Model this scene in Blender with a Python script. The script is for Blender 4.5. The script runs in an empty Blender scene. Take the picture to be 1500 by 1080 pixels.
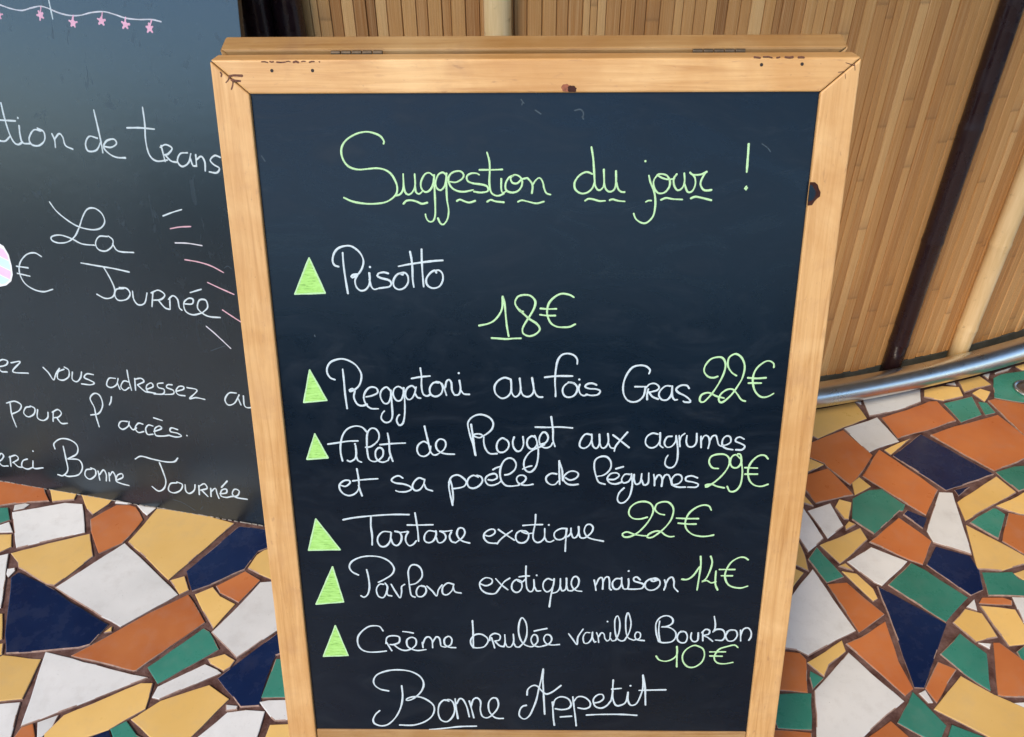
import bpy, math, random
from mathutils import Vector, Matrix
from math import sin, cos, pi, radians

# ------------------------------------------------------------------ measured data
# All numbers below are distances on the real surfaces: lettering in tenths of a millimetre on its
# board (across, down), tiles in metres on the floor, the board and the bar in metres in the room.
GEO = {"CH":1.1444,"cam":[[0.999963,0.008659,-0.0],[-0.005033,0.581199,-0.813746],[-0.007046,0.813715,0.581221]],"O":[-0.2773,0.7576,0.9565],"h":[0.99988,-0.01557,0.0],"d":[-0.00454,-0.2916,-0.95653],"bw":0.0338,"tw":0.0296,"lean":0.29593,"lb":{"C":[-0.4371,1.0655,0.0],"h":[0.97528,-0.22097,0.0],"d":[-0.04405,-0.19444,-0.97992]},"circ":[-0.0939,4.8901,3.5634],"wallR":3.5014,"poles":{"dark_r":[0.28608,0.053],"dark_t":[0.28394,0.861],"light_r":[0.34261,0.048],"light_t":[0.33103,0.509],"light_m":[0.02143,0.863],"blk1":[-0.07545,0.864],"blk2":[-0.09045,0.863]},"feat":{"screws":[[571,93],[949,94],[5090,61],[5461,57]],"knots":[[3336,261],[5705,1226]],"chips":[[[483,4],[718,2],[1021,0]],[[169,144],[152,177],[131,195]],[[169,141],[208,133],[291,136]],[[185,171],[222,180],[266,182]],[[196,183],[193,213],[175,255]],[[91,106],[101,123],[93,141]],[[5017,-16],[5173,-16],[5471,-17]],[[5800,129],[5850,123]],[[5858,47],[5943,71]],[[5864,141],[5873,182]],[[5940,53],[5951,112]]]},"cap":[1.237,1.494],"hull":[[[-1.183,1.243],[-0.477,1.097],[-0.329,0.614],[-0.828,0.618]],[[0.739,1.506],[1.375,1.705],[0.81,0.604],[0.373,0.608]]]}
MENU_WORDS = [
["Suggestion","lime",2.09,[[[1566,751],[1572,730],[1538,680],[1466,649],[1392,641],[1302,662],[1210,715],[1163,779],[1155,850],[1180,922],[1229,969],[1310,990],[1400,984],[1491,978],[1565,993],[1623,1033],[1661,1099],[1676,1157],[1666,1217],[1618,1268],[1548,1303],[1440,1317],[1334,1313],[1229,1293],[1148,1257]],[[1657,1239],[1703,1224],[1736,1165],[1740,1033]],[[1738,1128],[1750,1202],[1779,1229],[1818,1210],[1851,1143],[1851,1033]],[[1851,1143],[1856,1202],[1885,1224],[1916,1202]],[[2027,1048],[1998,1023],[1953,1034],[1913,1099],[1910,1165],[1946,1205],[1992,1188],[2027,1129],[2040,1041]],[[2040,1041],[2039,1144],[2041,1292],[2037,1427],[2012,1487],[1973,1490],[1949,1457],[1941,1419]],[[2155,1041],[2126,1019],[2080,1041],[2052,1114],[2061,1166],[2098,1188],[2137,1151],[2154,1085],[2160,1027]],[[2160,1027],[2156,1144],[2158,1277],[2171,1382],[2157,1465],[2118,1518],[2087,1510],[2062,1457]],[[2191,1107],[2251,1112],[2312,1078],[2327,1042],[2298,1010],[2246,1010],[2200,1034],[2176,1085],[2197,1151],[2249,1191],[2324,1203],[2415,1186]],[[2477,1042],[2448,1028],[2395,1030],[2357,1056],[2364,1100],[2416,1123],[2491,1133],[2551,1152],[2558,1197],[2489,1211],[2422,1201]],[[2555,833],[2576,912],[2580,999],[2574,1116],[2588,1204],[2625,1237],[2670,1241],[2716,1219]],[[2478,996],[2598,996],[2702,993]],[[2690,1079],[2689,1175],[2701,1212],[2731,1204]],[[2807,1050],[2762,1072],[2731,1131],[2738,1190],[2791,1212],[2851,1197],[2889,1146],[2889,1087],[2852,1050],[2807,1046],[2781,1080],[2799,1119],[2844,1124],[2889,1087],[2941,1073]],[[2941,1073],[2971,1102],[2994,1146],[2987,1220]],[[2990,1146],[3024,1095],[3061,1073],[3091,1110],[3107,1176],[3130,1220],[3168,1232]],[[1729,1318],[1761,1288],[1814,1284],[1867,1299],[1911,1318],[1965,1306]],[[2253,1292],[2284,1277],[2322,1292],[2374,1307],[2435,1290]],[[2549,1300],[2587,1281],[2632,1296],[2715,1305]],[[2851,1301],[2889,1286],[2957,1301],[3033,1316],[3105,1299]]]],
["du","lime",2.11,[[[3571,1038],[3511,1019],[3445,1052],[3401,1118],[3410,1184],[3464,1221],[3524,1214],[3575,1170],[3596,1104]],[[3554,786],[3575,900],[3589,1045],[3601,1148],[3636,1192],[3673,1170],[3686,1118],[3679,995]],[[3687,1118],[3703,1177],[3741,1207],[3786,1185],[3801,1119],[3797,1009]],[[3806,1119],[3823,1177],[3854,1207],[3889,1210]],[[3506,1292],[3540,1273],[3593,1280],[3647,1295],[3702,1293]],[[3744,1288],[3774,1278],[3827,1293],[3893,1299]]]],
["jour","lime",2.11,[[[4116,1054],[4135,1120],[4169,1193],[4188,1267],[4192,1356],[4175,1446],[4117,1506],[4064,1506],[4009,1468],[3985,1416]],[[4075,919]],[[4198,1047],[4164,1105],[4175,1171],[4215,1220],[4275,1215],[4317,1164],[4321,1105],[4288,1054],[4235,1040],[4198,1047],[4244,1076],[4305,1091],[4364,1084]],[[4384,1040],[4357,1084],[4365,1149],[4401,1194],[4444,1172],[4463,1113],[4455,1033]],[[4464,1135],[4499,1209],[4544,1201],[4569,1135],[4557,1070],[4509,1026]],[[4509,1026],[4540,1048],[4615,1045],[4672,1019]],[[4665,1019],[4632,1077],[4618,1135],[4647,1187],[4686,1197],[4730,1191]],[[4099,1304],[4121,1292],[4151,1292]],[[4244,1286],[4293,1267],[4361,1278],[4452,1282]],[[4533,1272],[4577,1256],[4646,1268],[4735,1290]]]],
["exclamation mark","lime",2.34,[[[5049,762],[5052,876],[5054,1023]],[[5063,1159],[5050,1181],[5059,1192],[5072,1173],[5057,1166]]]],
["Risotto","white",2.27,[[[1047,1939],[1006,1924],[990,1876],[1010,1804],[1055,1754],[1122,1731],[1187,1733],[1255,1781],[1294,1846],[1298,1906],[1272,1972],[1226,2027],[1177,2051],[1166,2039],[1191,2021],[1227,2018]],[[1226,2033],[1202,2081],[1212,2148],[1252,2185],[1301,2177],[1340,2130],[1353,2069],[1351,2003]],[[1097,1798],[1097,1912],[1105,2045],[1121,2216]],[[1349,2069],[1363,2142],[1391,2173],[1428,2165]],[[1362,1943]],[[1544,2009],[1497,1997],[1443,2009],[1429,2033],[1470,2057],[1541,2076],[1569,2106],[1549,2143],[1489,2155],[1440,2161]],[[1694,2007],[1640,2015],[1595,2070],[1592,2137],[1632,2173],[1693,2161],[1737,2106],[1740,2039],[1712,2003],[1664,2009],[1693,2021]],[[1772,1787],[1784,1865],[1789,1949],[1787,2070],[1795,2149]],[[1889,1764],[1887,1877],[1889,2009],[1895,2145]],[[1650,1937],[1740,1919],[1872,1899],[2003,1883],[2098,1877]],[[2029,2003],[2011,1979],[1963,2009],[1924,2070],[1934,2131],[1987,2161],[2054,2143],[2092,2076],[2088,2009],[2053,1976],[2017,1983]]]],
["18€","lime",2.39,[[[2448,2554],[2538,2535],[2606,2500],[2663,2430],[2691,2356],[2695,2247]],[[2695,2247],[2714,2321],[2724,2436],[2735,2552],[2754,2669]],[[2576,2687],[2649,2692],[2728,2698],[2807,2692],[2881,2690]],[[2903,2404],[2875,2402],[2830,2344],[2822,2299],[2853,2247],[2919,2231],[2980,2242],[3025,2293],[3020,2356],[2981,2436],[2931,2517],[2897,2587],[2906,2640],[2965,2667],[3033,2645],[3075,2593],[3043,2535],[2965,2482],[2897,2419],[2864,2384]],[[3418,2256],[3374,2231],[3296,2219],[3230,2248],[3170,2310],[3148,2390],[3155,2459],[3189,2529],[3251,2566],[3324,2572],[3386,2566],[3439,2538]],[[3078,2373],[3154,2379],[3243,2377]],[[3076,2439],[3149,2448],[3233,2448]]]],
["Reggatoni","white",2.23,[[[918,3145],[871,3124],[842,3069],[847,3008],[891,2947],[977,2916],[1054,2923],[1141,2974],[1193,3056],[1199,3124],[1171,3207],[1115,3259],[1068,3276],[1062,3262],[1096,3245],[1121,3269]],[[1121,3269],[1105,3345],[1137,3422],[1188,3439],[1242,3422]],[[1008,3028],[1012,3152],[1014,3304],[1024,3472]],[[1234,3338],[1300,3324],[1361,3290],[1351,3241],[1293,3227],[1238,3269],[1210,3345],[1229,3422],[1278,3469],[1357,3474]],[[1499,3269],[1456,3227],[1401,3269],[1388,3338],[1420,3408],[1466,3408],[1495,3345],[1504,3262]],[[1504,3262],[1505,3415],[1504,3556],[1474,3620],[1421,3630],[1383,3585],[1396,3528],[1421,3500]],[[1631,3248],[1586,3220],[1539,3248],[1525,3317],[1559,3380],[1605,3373],[1635,3303],[1640,3234]],[[1640,3234],[1644,3387],[1636,3542],[1612,3641],[1571,3663],[1547,3613],[1560,3563],[1580,3542]],[[1767,3248],[1730,3213],[1677,3241],[1654,3310],[1677,3366],[1717,3359],[1752,3303],[1772,3227]],[[1759,3303],[1783,3345],[1815,3352]],[[1825,3014],[1834,3110],[1830,3220],[1843,3303],[1882,3328],[1921,3310]],[[1727,3131],[1819,3114],[1925,3103]],[[2011,3178],[1959,3178],[1918,3234],[1922,3303],[1973,3334],[2033,3303],[2054,3234],[2030,3178],[1985,3165]],[[2043,3185],[2067,3234],[2091,3319]],[[2080,3234],[2095,3165],[2122,3144],[2147,3178],[2151,3261],[2176,3317]],[[2176,3317],[2221,3310],[2242,3247],[2232,3151]],[[2245,3261],[2274,3303],[2335,3310]],[[2227,3071]]]],
["au","white",2.3,[[[2768,3138],[2707,3121],[2641,3156],[2602,3220],[2612,3297],[2667,3350],[2722,3344],[2767,3297],[2779,3209],[2773,3138]],[[2778,3220],[2784,3291],[2817,3336],[2856,3315],[2878,3255],[2867,3127]],[[2878,3255],[2900,3314],[2950,3336],[2994,3314],[3016,3255],[2997,3121]],[[3016,3244],[3039,3308],[3072,3338],[3111,3338]]]],
["fois","white",2.28,[[[3468,2970],[3467,2918],[3428,2872],[3362,2855],[3303,2873],[3265,2930],[3247,3022],[3239,3161],[3246,3267],[3247,3332]],[[3129,3117],[3257,3103],[3422,3103]],[[3445,3185],[3390,3173],[3336,3214],[3320,3267],[3338,3320],[3382,3341],[3437,3326],[3470,3279],[3474,3226],[3440,3185],[3379,3171]],[[3501,3196],[3491,3243],[3509,3302],[3548,3323],[3581,3308]],[[3494,3141]],[[3677,3202],[3633,3184],[3583,3190],[3556,3220],[3601,3243],[3679,3249],[3718,3272],[3692,3311],[3625,3320],[3570,3308]]]],
["Gras","white",2.29,[[[4221,3076],[4231,3037],[4192,2997],[4130,2984],[4050,3004],[3992,3082],[3959,3188],[3964,3294],[4004,3368],[4062,3394],[4124,3381],[4172,3334],[4188,3281],[4193,3221]],[[4081,3221],[4141,3221],[4197,3221]],[[4223,3247],[4214,3307],[4217,3367]],[[4198,3234],[4233,3194],[4288,3185],[4334,3221],[4317,3260],[4225,3287]],[[4231,3281],[4272,3334],[4335,3361]],[[4458,3214],[4402,3214],[4349,3267],[4339,3320],[4373,3367],[4430,3367],[4470,3307],[4474,3214]],[[4474,3280],[4484,3340],[4511,3371],[4536,3367]],[[4652,3240],[4625,3207],[4563,3207],[4516,3247],[4543,3287],[4608,3320],[4660,3360],[4675,3394],[4613,3394],[4599,3384]]]],
["22€","lime",2.29,[[[4942,3106],[4897,3121],[4841,3108],[4797,3056],[4801,2991],[4851,2919],[4923,2894],[4979,2906],[5012,2971],[5004,3062],[4969,3161],[4915,3267],[4859,3347],[4812,3394],[4774,3380],[4782,3320],[4830,3291],[4880,3293],[4945,3327],[5027,3349]],[[5136,3098],[5084,3062],[5039,2991],[5040,2906],[5085,2864],[5128,2864],[5182,2913],[5214,3004],[5200,3121],[5159,3213],[5105,3306],[5036,3380],[4994,3397],[4972,3360],[4992,3300],[5051,3253],[5112,3251],[5160,3300],[5210,3366],[5255,3384]],[[5516,3006],[5511,2965],[5466,2936],[5417,2945],[5349,3004],[5314,3082],[5314,3174],[5344,3266],[5399,3326],[5456,3339],[5510,3319],[5543,3295]],[[5256,3121],[5349,3128],[5447,3121]],[[5267,3180],[5403,3180]]]],
["filet","white",2.24,[[[930,4087],[917,3995],[922,3897],[952,3785],[1009,3709],[1094,3674],[1170,3688],[1218,3743]],[[1193,3924],[1259,3910],[1334,3840],[1347,3764],[1316,3708],[1265,3702],[1223,3757],[1210,3868],[1209,3981],[1223,4065],[1274,4094],[1326,4079]],[[784,3887],[901,3869],[1005,3852],[1115,3848]],[[983,4080],[1014,4094],[1068,4059],[1086,3995],[1085,3904]],[[1081,4023],[1099,4080],[1137,4101]],[[1080,3885]],[[1326,4079],[1375,4023],[1379,3952],[1341,3927],[1301,3966],[1296,4037],[1326,4087],[1377,4101],[1430,4079]],[[1441,3757],[1452,3854],[1451,3966],[1465,4037],[1481,4090]],[[1430,4079],[1448,4037]],[[1350,3892],[1492,3879],[1627,3872]]]],
["de","white",2.22,[[[1878,3881],[1827,3853],[1768,3895],[1752,3958],[1776,4015],[1833,4029],[1886,3986],[1902,3909]],[[1843,3673],[1857,3756],[1878,3867],[1894,3965],[1931,4014],[1970,4007]],[[1970,4007],[2042,3951],[2067,3888],[2052,3839],[2001,3825],[1961,3874],[1965,3937],[2003,3979],[2066,4000],[2157,4004]]]],
["et","white",2.26,[[[889,4382],[941,4396],[993,4353],[985,4324],[933,4324],[880,4368],[873,4426],[908,4484],[972,4510],[1040,4484],[1083,4425],[1092,4324],[1080,4180]],[[1086,4382],[1101,4454],[1117,4513]],[[1024,4328],[1156,4312],[1303,4301]]]],
["sa","white",2.25,[[[1581,4293],[1537,4265],[1484,4282],[1453,4320],[1494,4352],[1585,4366],[1655,4395],[1667,4431],[1606,4460],[1528,4460],[1495,4446]],[[1809,4307],[1758,4290],[1704,4337],[1681,4402],[1712,4445],[1765,4431],[1807,4365],[1820,4307]],[[1814,4365],[1837,4423],[1902,4449]]]],
["poêlé","white",2.28,[[[2120,4628],[2097,4495],[2085,4394],[2096,4321]],[[2120,4628],[2129,4525],[2120,4393],[2102,4321]],[[2085,4350],[2117,4278],[2181,4253],[2240,4285],[2279,4339],[2251,4393],[2177,4415],[2119,4420]],[[2411,4281],[2359,4258],[2306,4293],[2289,4351],[2309,4403],[2361,4415],[2419,4385],[2457,4327],[2442,4275],[2395,4258]],[[2520,4310],[2567,4316],[2619,4287],[2604,4241],[2557,4241],[2505,4270],[2488,4316],[2514,4368],[2566,4379],[2629,4356],[2666,4321]],[[2573,4189],[2610,4166],[2657,4149]],[[2703,4252],[2755,4240],[2812,4188],[2828,4120],[2797,4063],[2745,4049],[2693,4086],[2660,4160],[2651,4240],[2666,4321],[2712,4379],[2775,4388],[2848,4379]],[[2848,4379],[2911,4338],[2937,4292],[2916,4260],[2864,4257],[2833,4292],[2848,4344],[2900,4373],[2953,4376],[3015,4364]],[[2900,4180],[2952,4154],[2999,4142]]]],
["Rouget","white",2.27,[[[2345,3651],[2358,3756],[2371,3878],[2389,4019]],[[2384,4013],[2361,3878],[2337,3800],[2318,3711],[2312,3634],[2352,3574],[2418,3541],[2484,3544],[2550,3579],[2583,3639],[2569,3705],[2522,3755],[2470,3789],[2434,3809],[2383,3794],[2363,3778],[2399,3764],[2450,3769],[2480,3800]],[[2480,3800],[2479,3867],[2499,3945],[2544,3996],[2622,3996]],[[2711,3827],[2680,3811],[2633,3850],[2617,3917],[2637,3973],[2689,3979],[2736,3939],[2751,3883],[2731,3838],[2690,3816]],[[2808,3799],[2792,3855],[2802,3922],[2838,3967],[2879,3956],[2908,3888],[2902,3794]],[[3028,3799],[2997,3788],[2956,3821],[2946,3877],[2967,3927],[3013,3939],[3049,3899],[3054,3855],[3028,3782]],[[3054,3855],[3068,3944],[3065,4057],[3040,4159],[2989,4214],[2942,4205],[2916,4160],[2916,4080],[2957,4001],[3013,3950],[3075,3922],[3136,3888]],[[3085,3888],[3146,3866],[3174,3810],[3155,3754],[3119,3743],[3084,3793],[3079,3855],[3105,3910],[3157,3927],[3203,3905],[3223,3865]],[[3204,3562],[3215,3644],[3226,3732],[3227,3832],[3249,3910]],[[3034,3683],[3165,3686],[3297,3682],[3434,3693]]]],
["de","white",2.24,[[[3274,4239],[3212,4233],[3160,4274],[3161,4326],[3203,4366],[3255,4366],[3291,4325]],[[3298,4079],[3300,4193],[3307,4366]],[[3303,4102],[3331,4193],[3337,4285],[3338,4319]],[[3369,4285],[3421,4313],[3483,4290],[3511,4244],[3481,4210],[3419,4207],[3363,4250],[3348,4308],[3391,4360],[3454,4371],[3511,4363]]]],
["aux","white",2.2,[[[3642,3773],[3574,3765],[3523,3840],[3517,3906],[3563,3931],[3615,3898],[3644,3831],[3642,3765]],[[3644,3839],[3661,3906],[3700,3931],[3729,3872],[3725,3765]],[[3728,3856],[3753,3922],[3791,3922],[3824,3856],[3816,3757]],[[3824,3864],[3852,3922],[3891,3930]],[[3870,3773],[3932,3822],[4051,3922]],[[4027,3740],[3963,3822],[3905,3905],[3892,3964]]]],
["agrumes","white",2.2,[[[4354,3764],[4293,3753],[4235,3797],[4226,3872],[4271,3921],[4332,3913],[4377,3846],[4376,3747]],[[4378,3838],[4384,3896],[4416,3921]],[[4507,3788],[4454,3797],[4428,3863],[4454,3913],[4506,3908],[4548,3846],[4549,3780]],[[4549,3780],[4577,3938],[4578,4072],[4544,4148],[4491,4160],[4451,4122],[4454,4055],[4475,4013]],[[4582,3780],[4589,3838],[4598,3908]],[[4593,3838],[4605,3788],[4641,3755]],[[4665,3780],[4663,3854],[4689,3907],[4742,3907],[4772,3854],[4769,3755]],[[4817,3788],[4822,3854],[4827,3920]],[[4825,3837],[4854,3780],[4893,3788],[4913,3854],[4903,3929]],[[4912,3846],[4938,3788],[4975,3779],[4994,3829],[5014,3887],[5046,3903]],[[5045,3895],[5097,3887],[5140,3853],[5130,3796],[5089,3784],[5054,3821],[5052,3887],[5093,3928],[5170,3945]],[[5281,3820],[5233,3795],[5197,3812],[5192,3845],[5247,3870],[5296,3903],[5269,3945],[5201,3945]]]],
["légumes","white",2.25,[[[3711,4269],[3795,4246],[3857,4175],[3859,4090],[3810,4031],[3742,4031],[3689,4073],[3681,4158],[3703,4260],[3736,4337],[3807,4363]],[[3835,4303],[3905,4303],[3957,4260],[3933,4226],[3864,4234],[3827,4294],[3860,4346],[3923,4359],[3984,4337]],[[3916,4175],[3999,4149]],[[4072,4242],[4018,4242],[3985,4302],[4007,4345],[4061,4328],[4089,4276],[4090,4234]],[[4090,4234],[4105,4362],[4084,4501],[4033,4579],[3978,4592],[3948,4545],[3966,4466],[4017,4406]],[[4119,4242],[4122,4311],[4147,4362],[4192,4336],[4203,4233]],[[4207,4310],[4233,4370],[4278,4345],[4279,4225]],[[4334,4242],[4346,4310],[4349,4379]],[[4350,4310],[4381,4250],[4412,4259],[4431,4310],[4427,4387]],[[4431,4310],[4458,4250],[4497,4250],[4523,4310],[4542,4370]],[[4542,4370],[4611,4352],[4646,4301],[4627,4250],[4573,4245],[4535,4301],[4550,4370],[4614,4395],[4691,4395]],[[4815,4283],[4751,4258],[4691,4275],[4694,4318],[4772,4335],[4828,4360],[4807,4395],[4714,4395]]]],
["29€","lime",2.31,[[[5033,4169],[4967,4159],[4927,4096],[4941,4029],[5008,4000],[5092,4003],[5142,4054],[5141,4138],[5088,4240],[5003,4334],[4915,4395],[4910,4369],[4974,4360],[5038,4386],[5117,4403]],[[5255,4045],[5206,4003],[5163,4037],[5157,4104],[5188,4155],[5242,4155],[5275,4095],[5259,4003],[5228,3995]],[[5268,4053],[5297,4205],[5291,4359],[5244,4437],[5182,4446],[5146,4385]],[[5561,4053],[5519,4011],[5451,4019],[5382,4095],[5357,4188],[5378,4299],[5438,4367],[5517,4384],[5592,4358]],[[5319,4158],[5457,4163]],[[5326,4236],[5464,4236]]]],
["Tartare","white",2.3,[[[882,4813],[990,4789],[1130,4770],[1296,4754],[1462,4744],[1630,4745]],[[1199,4773],[1191,4897],[1198,5007],[1191,5134]],[[1409,4967],[1326,4963],[1267,5023],[1256,5094],[1288,5150],[1344,5150],[1396,5086],[1416,4975]],[[1411,5054],[1429,5117],[1470,5141],[1514,5101],[1532,5022],[1506,4967],[1458,4956]],[[1458,4959],[1520,4972],[1604,4959]],[[1611,4962],[1580,5022],[1577,5085],[1610,5141],[1659,5125],[1696,5077]],[[1695,4722],[1707,4833],[1718,4958],[1721,5085]],[[1601,4877],[1732,4877],[1892,4872]],[[1909,4958],[1840,4950],[1794,5005],[1791,5076],[1835,5103],[1891,5076],[1922,5005],[1923,4950]],[[1923,5036],[1946,5100],[1995,5092],[2032,5036],[2013,4981],[1965,4954]],[[1965,4954],[2020,4957],[2104,4945]],[[2096,4965],[2074,5020],[2093,5083],[2141,5102]],[[2141,5102],[2219,5035],[2249,4972],[2229,4917],[2181,4918],[2158,4980],[2178,5043],[2225,5083],[2301,5106]]]],
["Pavlova","white",2.2,[[[1010,5531],[942,5490],[911,5425],[945,5352],[1040,5298],[1154,5279],[1279,5294],[1375,5350],[1424,5439],[1394,5521],[1305,5587],[1232,5628]],[[1107,5457],[1122,5555],[1126,5687],[1101,5787],[1055,5829],[1018,5807]],[[1294,5653],[1245,5653],[1205,5720],[1221,5811],[1277,5833],[1317,5769],[1335,5686],[1310,5636]],[[1329,5719],[1330,5794],[1379,5810]],[[1380,5653],[1425,5752],[1475,5835],[1496,5751],[1499,5685],[1537,5652]],[[1593,5660],[1672,5635],[1740,5552],[1737,5454],[1690,5398],[1626,5398],[1587,5471],[1587,5586],[1595,5718],[1608,5801],[1650,5826]],[[1756,5684],[1706,5676],[1668,5742],[1679,5809],[1736,5814],[1782,5750],[1770,5684],[1728,5667]],[[1792,5675],[1853,5741],[1901,5808],[1925,5725],[1970,5658]],[[2098,5649],[2035,5633],[1976,5691],[1974,5774],[2023,5791],[2082,5732],[2105,5649]],[[2097,5682],[2117,5749],[2188,5768]]]],
["exotique","white",2.23,[[[2471,5003],[2528,5016],[2585,4977],[2580,4932],[2529,4932],[2471,4978],[2464,5042],[2504,5094],[2561,5107],[2607,5107]],[[2625,4929],[2693,4983],[2807,5067]],[[2782,4944],[2716,4996],[2647,5061],[2610,5114]],[[2933,4957],[2881,4944],[2830,4983],[2824,5054],[2858,5097],[2916,5097],[2958,5054],[2967,4989],[2933,4950],[2887,4954],[2944,4982],[3007,4976]],[[3045,4739],[3040,4853],[3018,4982],[3024,5060],[3064,5096],[3104,5086]],[[2901,4879],[3012,4869],[3123,4866]],[[3104,5086],[3144,5034],[3148,4917]],[[3149,5033],[3173,5079],[3213,5088],[3252,5066]],[[3193,4870]],[[3398,4916],[3330,4917],[3268,4955],[3254,5007],[3281,5052],[3332,5056],[3377,5020],[3398,4929]],[[3392,4916],[3389,5020],[3385,5111],[3383,5209]],[[3406,5020],[3439,4981],[3443,4910]],[[3445,4974],[3469,5032],[3503,5026],[3530,4967],[3528,4890]],[[3530,4967],[3548,5026],[3583,5038],[3616,5025]],[[3616,5025],[3672,4967],[3690,4903],[3657,4862],[3612,4875],[3592,4941],[3616,5006],[3674,5045],[3812,5077]]]],
["exotique","white",2.21,[[[2409,5640],[2478,5667],[2543,5633],[2544,5579],[2480,5559],[2427,5593],[2403,5647],[2425,5722],[2489,5769],[2583,5769],[2642,5686]],[[2590,5572],[2654,5652],[2729,5720]],[[2753,5564],[2689,5612],[2642,5686],[2588,5769]],[[2881,5604],[2829,5584],[2782,5632],[2776,5706],[2817,5754],[2864,5740],[2893,5679],[2881,5611],[2841,5591]],[[2841,5597],[2887,5618],[2934,5577]],[[2939,5402],[2937,5496],[2940,5617],[2952,5705],[2987,5746],[3016,5732]],[[2858,5547],[2922,5536],[2978,5534]],[[3016,5732],[3033,5671],[3029,5583]],[[3033,5671],[3063,5732],[3109,5732]],[[3061,5525]],[[3242,5589],[3189,5569],[3143,5616],[3138,5691],[3174,5745],[3220,5725],[3255,5657],[3262,5569]],[[3258,5616],[3244,5711],[3227,5807],[3211,5951]],[[3238,5766],[3297,5745],[3331,5683],[3335,5568]],[[3334,5670],[3355,5731],[3395,5710],[3406,5642],[3404,5561]],[[3406,5656],[3425,5724],[3472,5730]],[[3472,5730],[3534,5669],[3548,5588],[3520,5541],[3480,5554],[3460,5629],[3483,5696],[3530,5730],[3583,5737]]]],
["22€","lime",2.29,[[[4291,4769],[4213,4792],[4134,4785],[4085,4733],[4095,4651],[4164,4589],[4255,4574],[4322,4604],[4352,4673],[4337,4754],[4283,4859],[4195,4964],[4104,5018],[4038,5018],[4023,4980],[4075,4957],[4156,4987],[4237,5002],[4290,5006]],[[4480,4739],[4420,4724],[4372,4673],[4388,4606],[4451,4577],[4524,4588],[4575,4665],[4562,4783],[4509,4881],[4434,4964],[4358,5024],[4304,5025],[4316,4987],[4380,4949],[4446,4948],[4502,4994],[4556,5016],[4603,5011]],[[4995,4678],[4965,4627],[4899,4617],[4823,4649],[4749,4723],[4717,4828],[4736,4917],[4807,4985],[4901,5010],[4981,5007],[5046,4992]],[[4615,4780],[4740,4786],[4861,4785]],[[4638,4843],[4745,4854],[4840,4854]]]],
["maison","white",2.35,[[[3722,5584],[3735,5647],[3747,5723]],[[3744,5655],[3776,5568],[3809,5552],[3824,5599],[3824,5707]],[[3825,5615],[3850,5552],[3884,5544],[3899,5599],[3903,5694],[3924,5717]],[[4027,5567],[3973,5567],[3934,5622],[3950,5693],[3998,5706],[4037,5645],[4036,5551]],[[4039,5630],[4066,5701],[4114,5701]],[[4114,5701],[4121,5629],[4115,5566]],[[4113,5464]],[[4251,5581],[4209,5542],[4176,5558],[4184,5597],[4253,5621],[4295,5644],[4277,5692],[4203,5705],[4121,5705]],[[4441,5580],[4379,5565],[4320,5605],[4310,5668],[4353,5716],[4421,5710],[4473,5659],[4476,5596],[4426,5557],[4373,5581],[4402,5600],[4455,5580]],[[4529,5580],[4547,5643],[4530,5715]],[[4546,5635],[4576,5564],[4615,5545],[4639,5595],[4644,5674],[4692,5735]]]],
["14€","lime",2.35,[[[4725,5571],[4793,5571],[4857,5516],[4917,5406]],[[4920,5267],[4930,5375],[4924,5515],[4911,5713]],[[5034,5266],[5057,5343],[5041,5452],[5002,5562],[4958,5602],[5011,5586],[5067,5617],[5120,5601]],[[5109,5460],[5110,5562],[5117,5641],[5147,5712]],[[5462,5311],[5416,5280],[5350,5285],[5274,5343],[5228,5436],[5216,5530],[5251,5624],[5316,5671],[5412,5684],[5488,5658]],[[5145,5439],[5323,5439]],[[5175,5522],[5303,5522]]]],
["Crème","white",2.26,[[[1250,6294],[1215,6235],[1159,6222],[1080,6236],[997,6304],[944,6389],[942,6491],[980,6560],[1057,6594],[1173,6593],[1274,6579]],[[1281,6455],[1339,6575]],[[1273,6472],[1292,6387],[1357,6361],[1435,6378],[1431,6454],[1365,6486],[1322,6486]],[[1365,6486],[1434,6549],[1504,6570],[1577,6548]],[[1484,6301],[1545,6309],[1608,6323]],[[1577,6548],[1630,6487],[1633,6411],[1584,6382],[1528,6420],[1529,6505],[1577,6548],[1648,6570],[1749,6555]],[[1710,6453],[1714,6530]],[[1716,6470],[1748,6393],[1791,6376],[1825,6427],[1829,6529]],[[1831,6452],[1877,6375],[1912,6392],[1924,6452],[1930,6503],[1979,6520]],[[1979,6520],[2045,6485],[2061,6408],[2027,6366],[1976,6400],[1974,6477],[2022,6519],[2105,6527]]]],
["brulée","white",2.25,[[[2310,6144],[2315,6279],[2315,6423],[2315,6528]],[[2315,6528],[2287,6472],[2288,6407],[2337,6343],[2411,6334],[2477,6382],[2490,6438],[2442,6511],[2367,6528],[2320,6524]],[[2531,6382],[2551,6454],[2568,6527]],[[2511,6422],[2518,6358],[2572,6322],[2633,6349],[2625,6413],[2571,6430]],[[2571,6430],[2625,6494],[2679,6510]],[[2679,6510],[2693,6437],[2689,6341]],[[2693,6453],[2719,6510],[2760,6510],[2794,6437],[2790,6332]],[[2794,6453],[2821,6509],[2861,6514]],[[2861,6514],[2922,6436],[2951,6323],[2942,6180],[2895,6101],[2862,6165],[2852,6292],[2875,6404],[2922,6476],[2990,6508],[3030,6500]],[[3030,6500],[3077,6435],[3070,6355],[3029,6339],[3000,6403],[3023,6476],[3084,6508],[3138,6499]],[[3036,6288],[3110,6267],[3187,6250]],[[3138,6499],[3212,6467],[3245,6402],[3224,6346],[3177,6338],[3151,6394],[3179,6459],[3246,6482],[3338,6474]]]],
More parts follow.
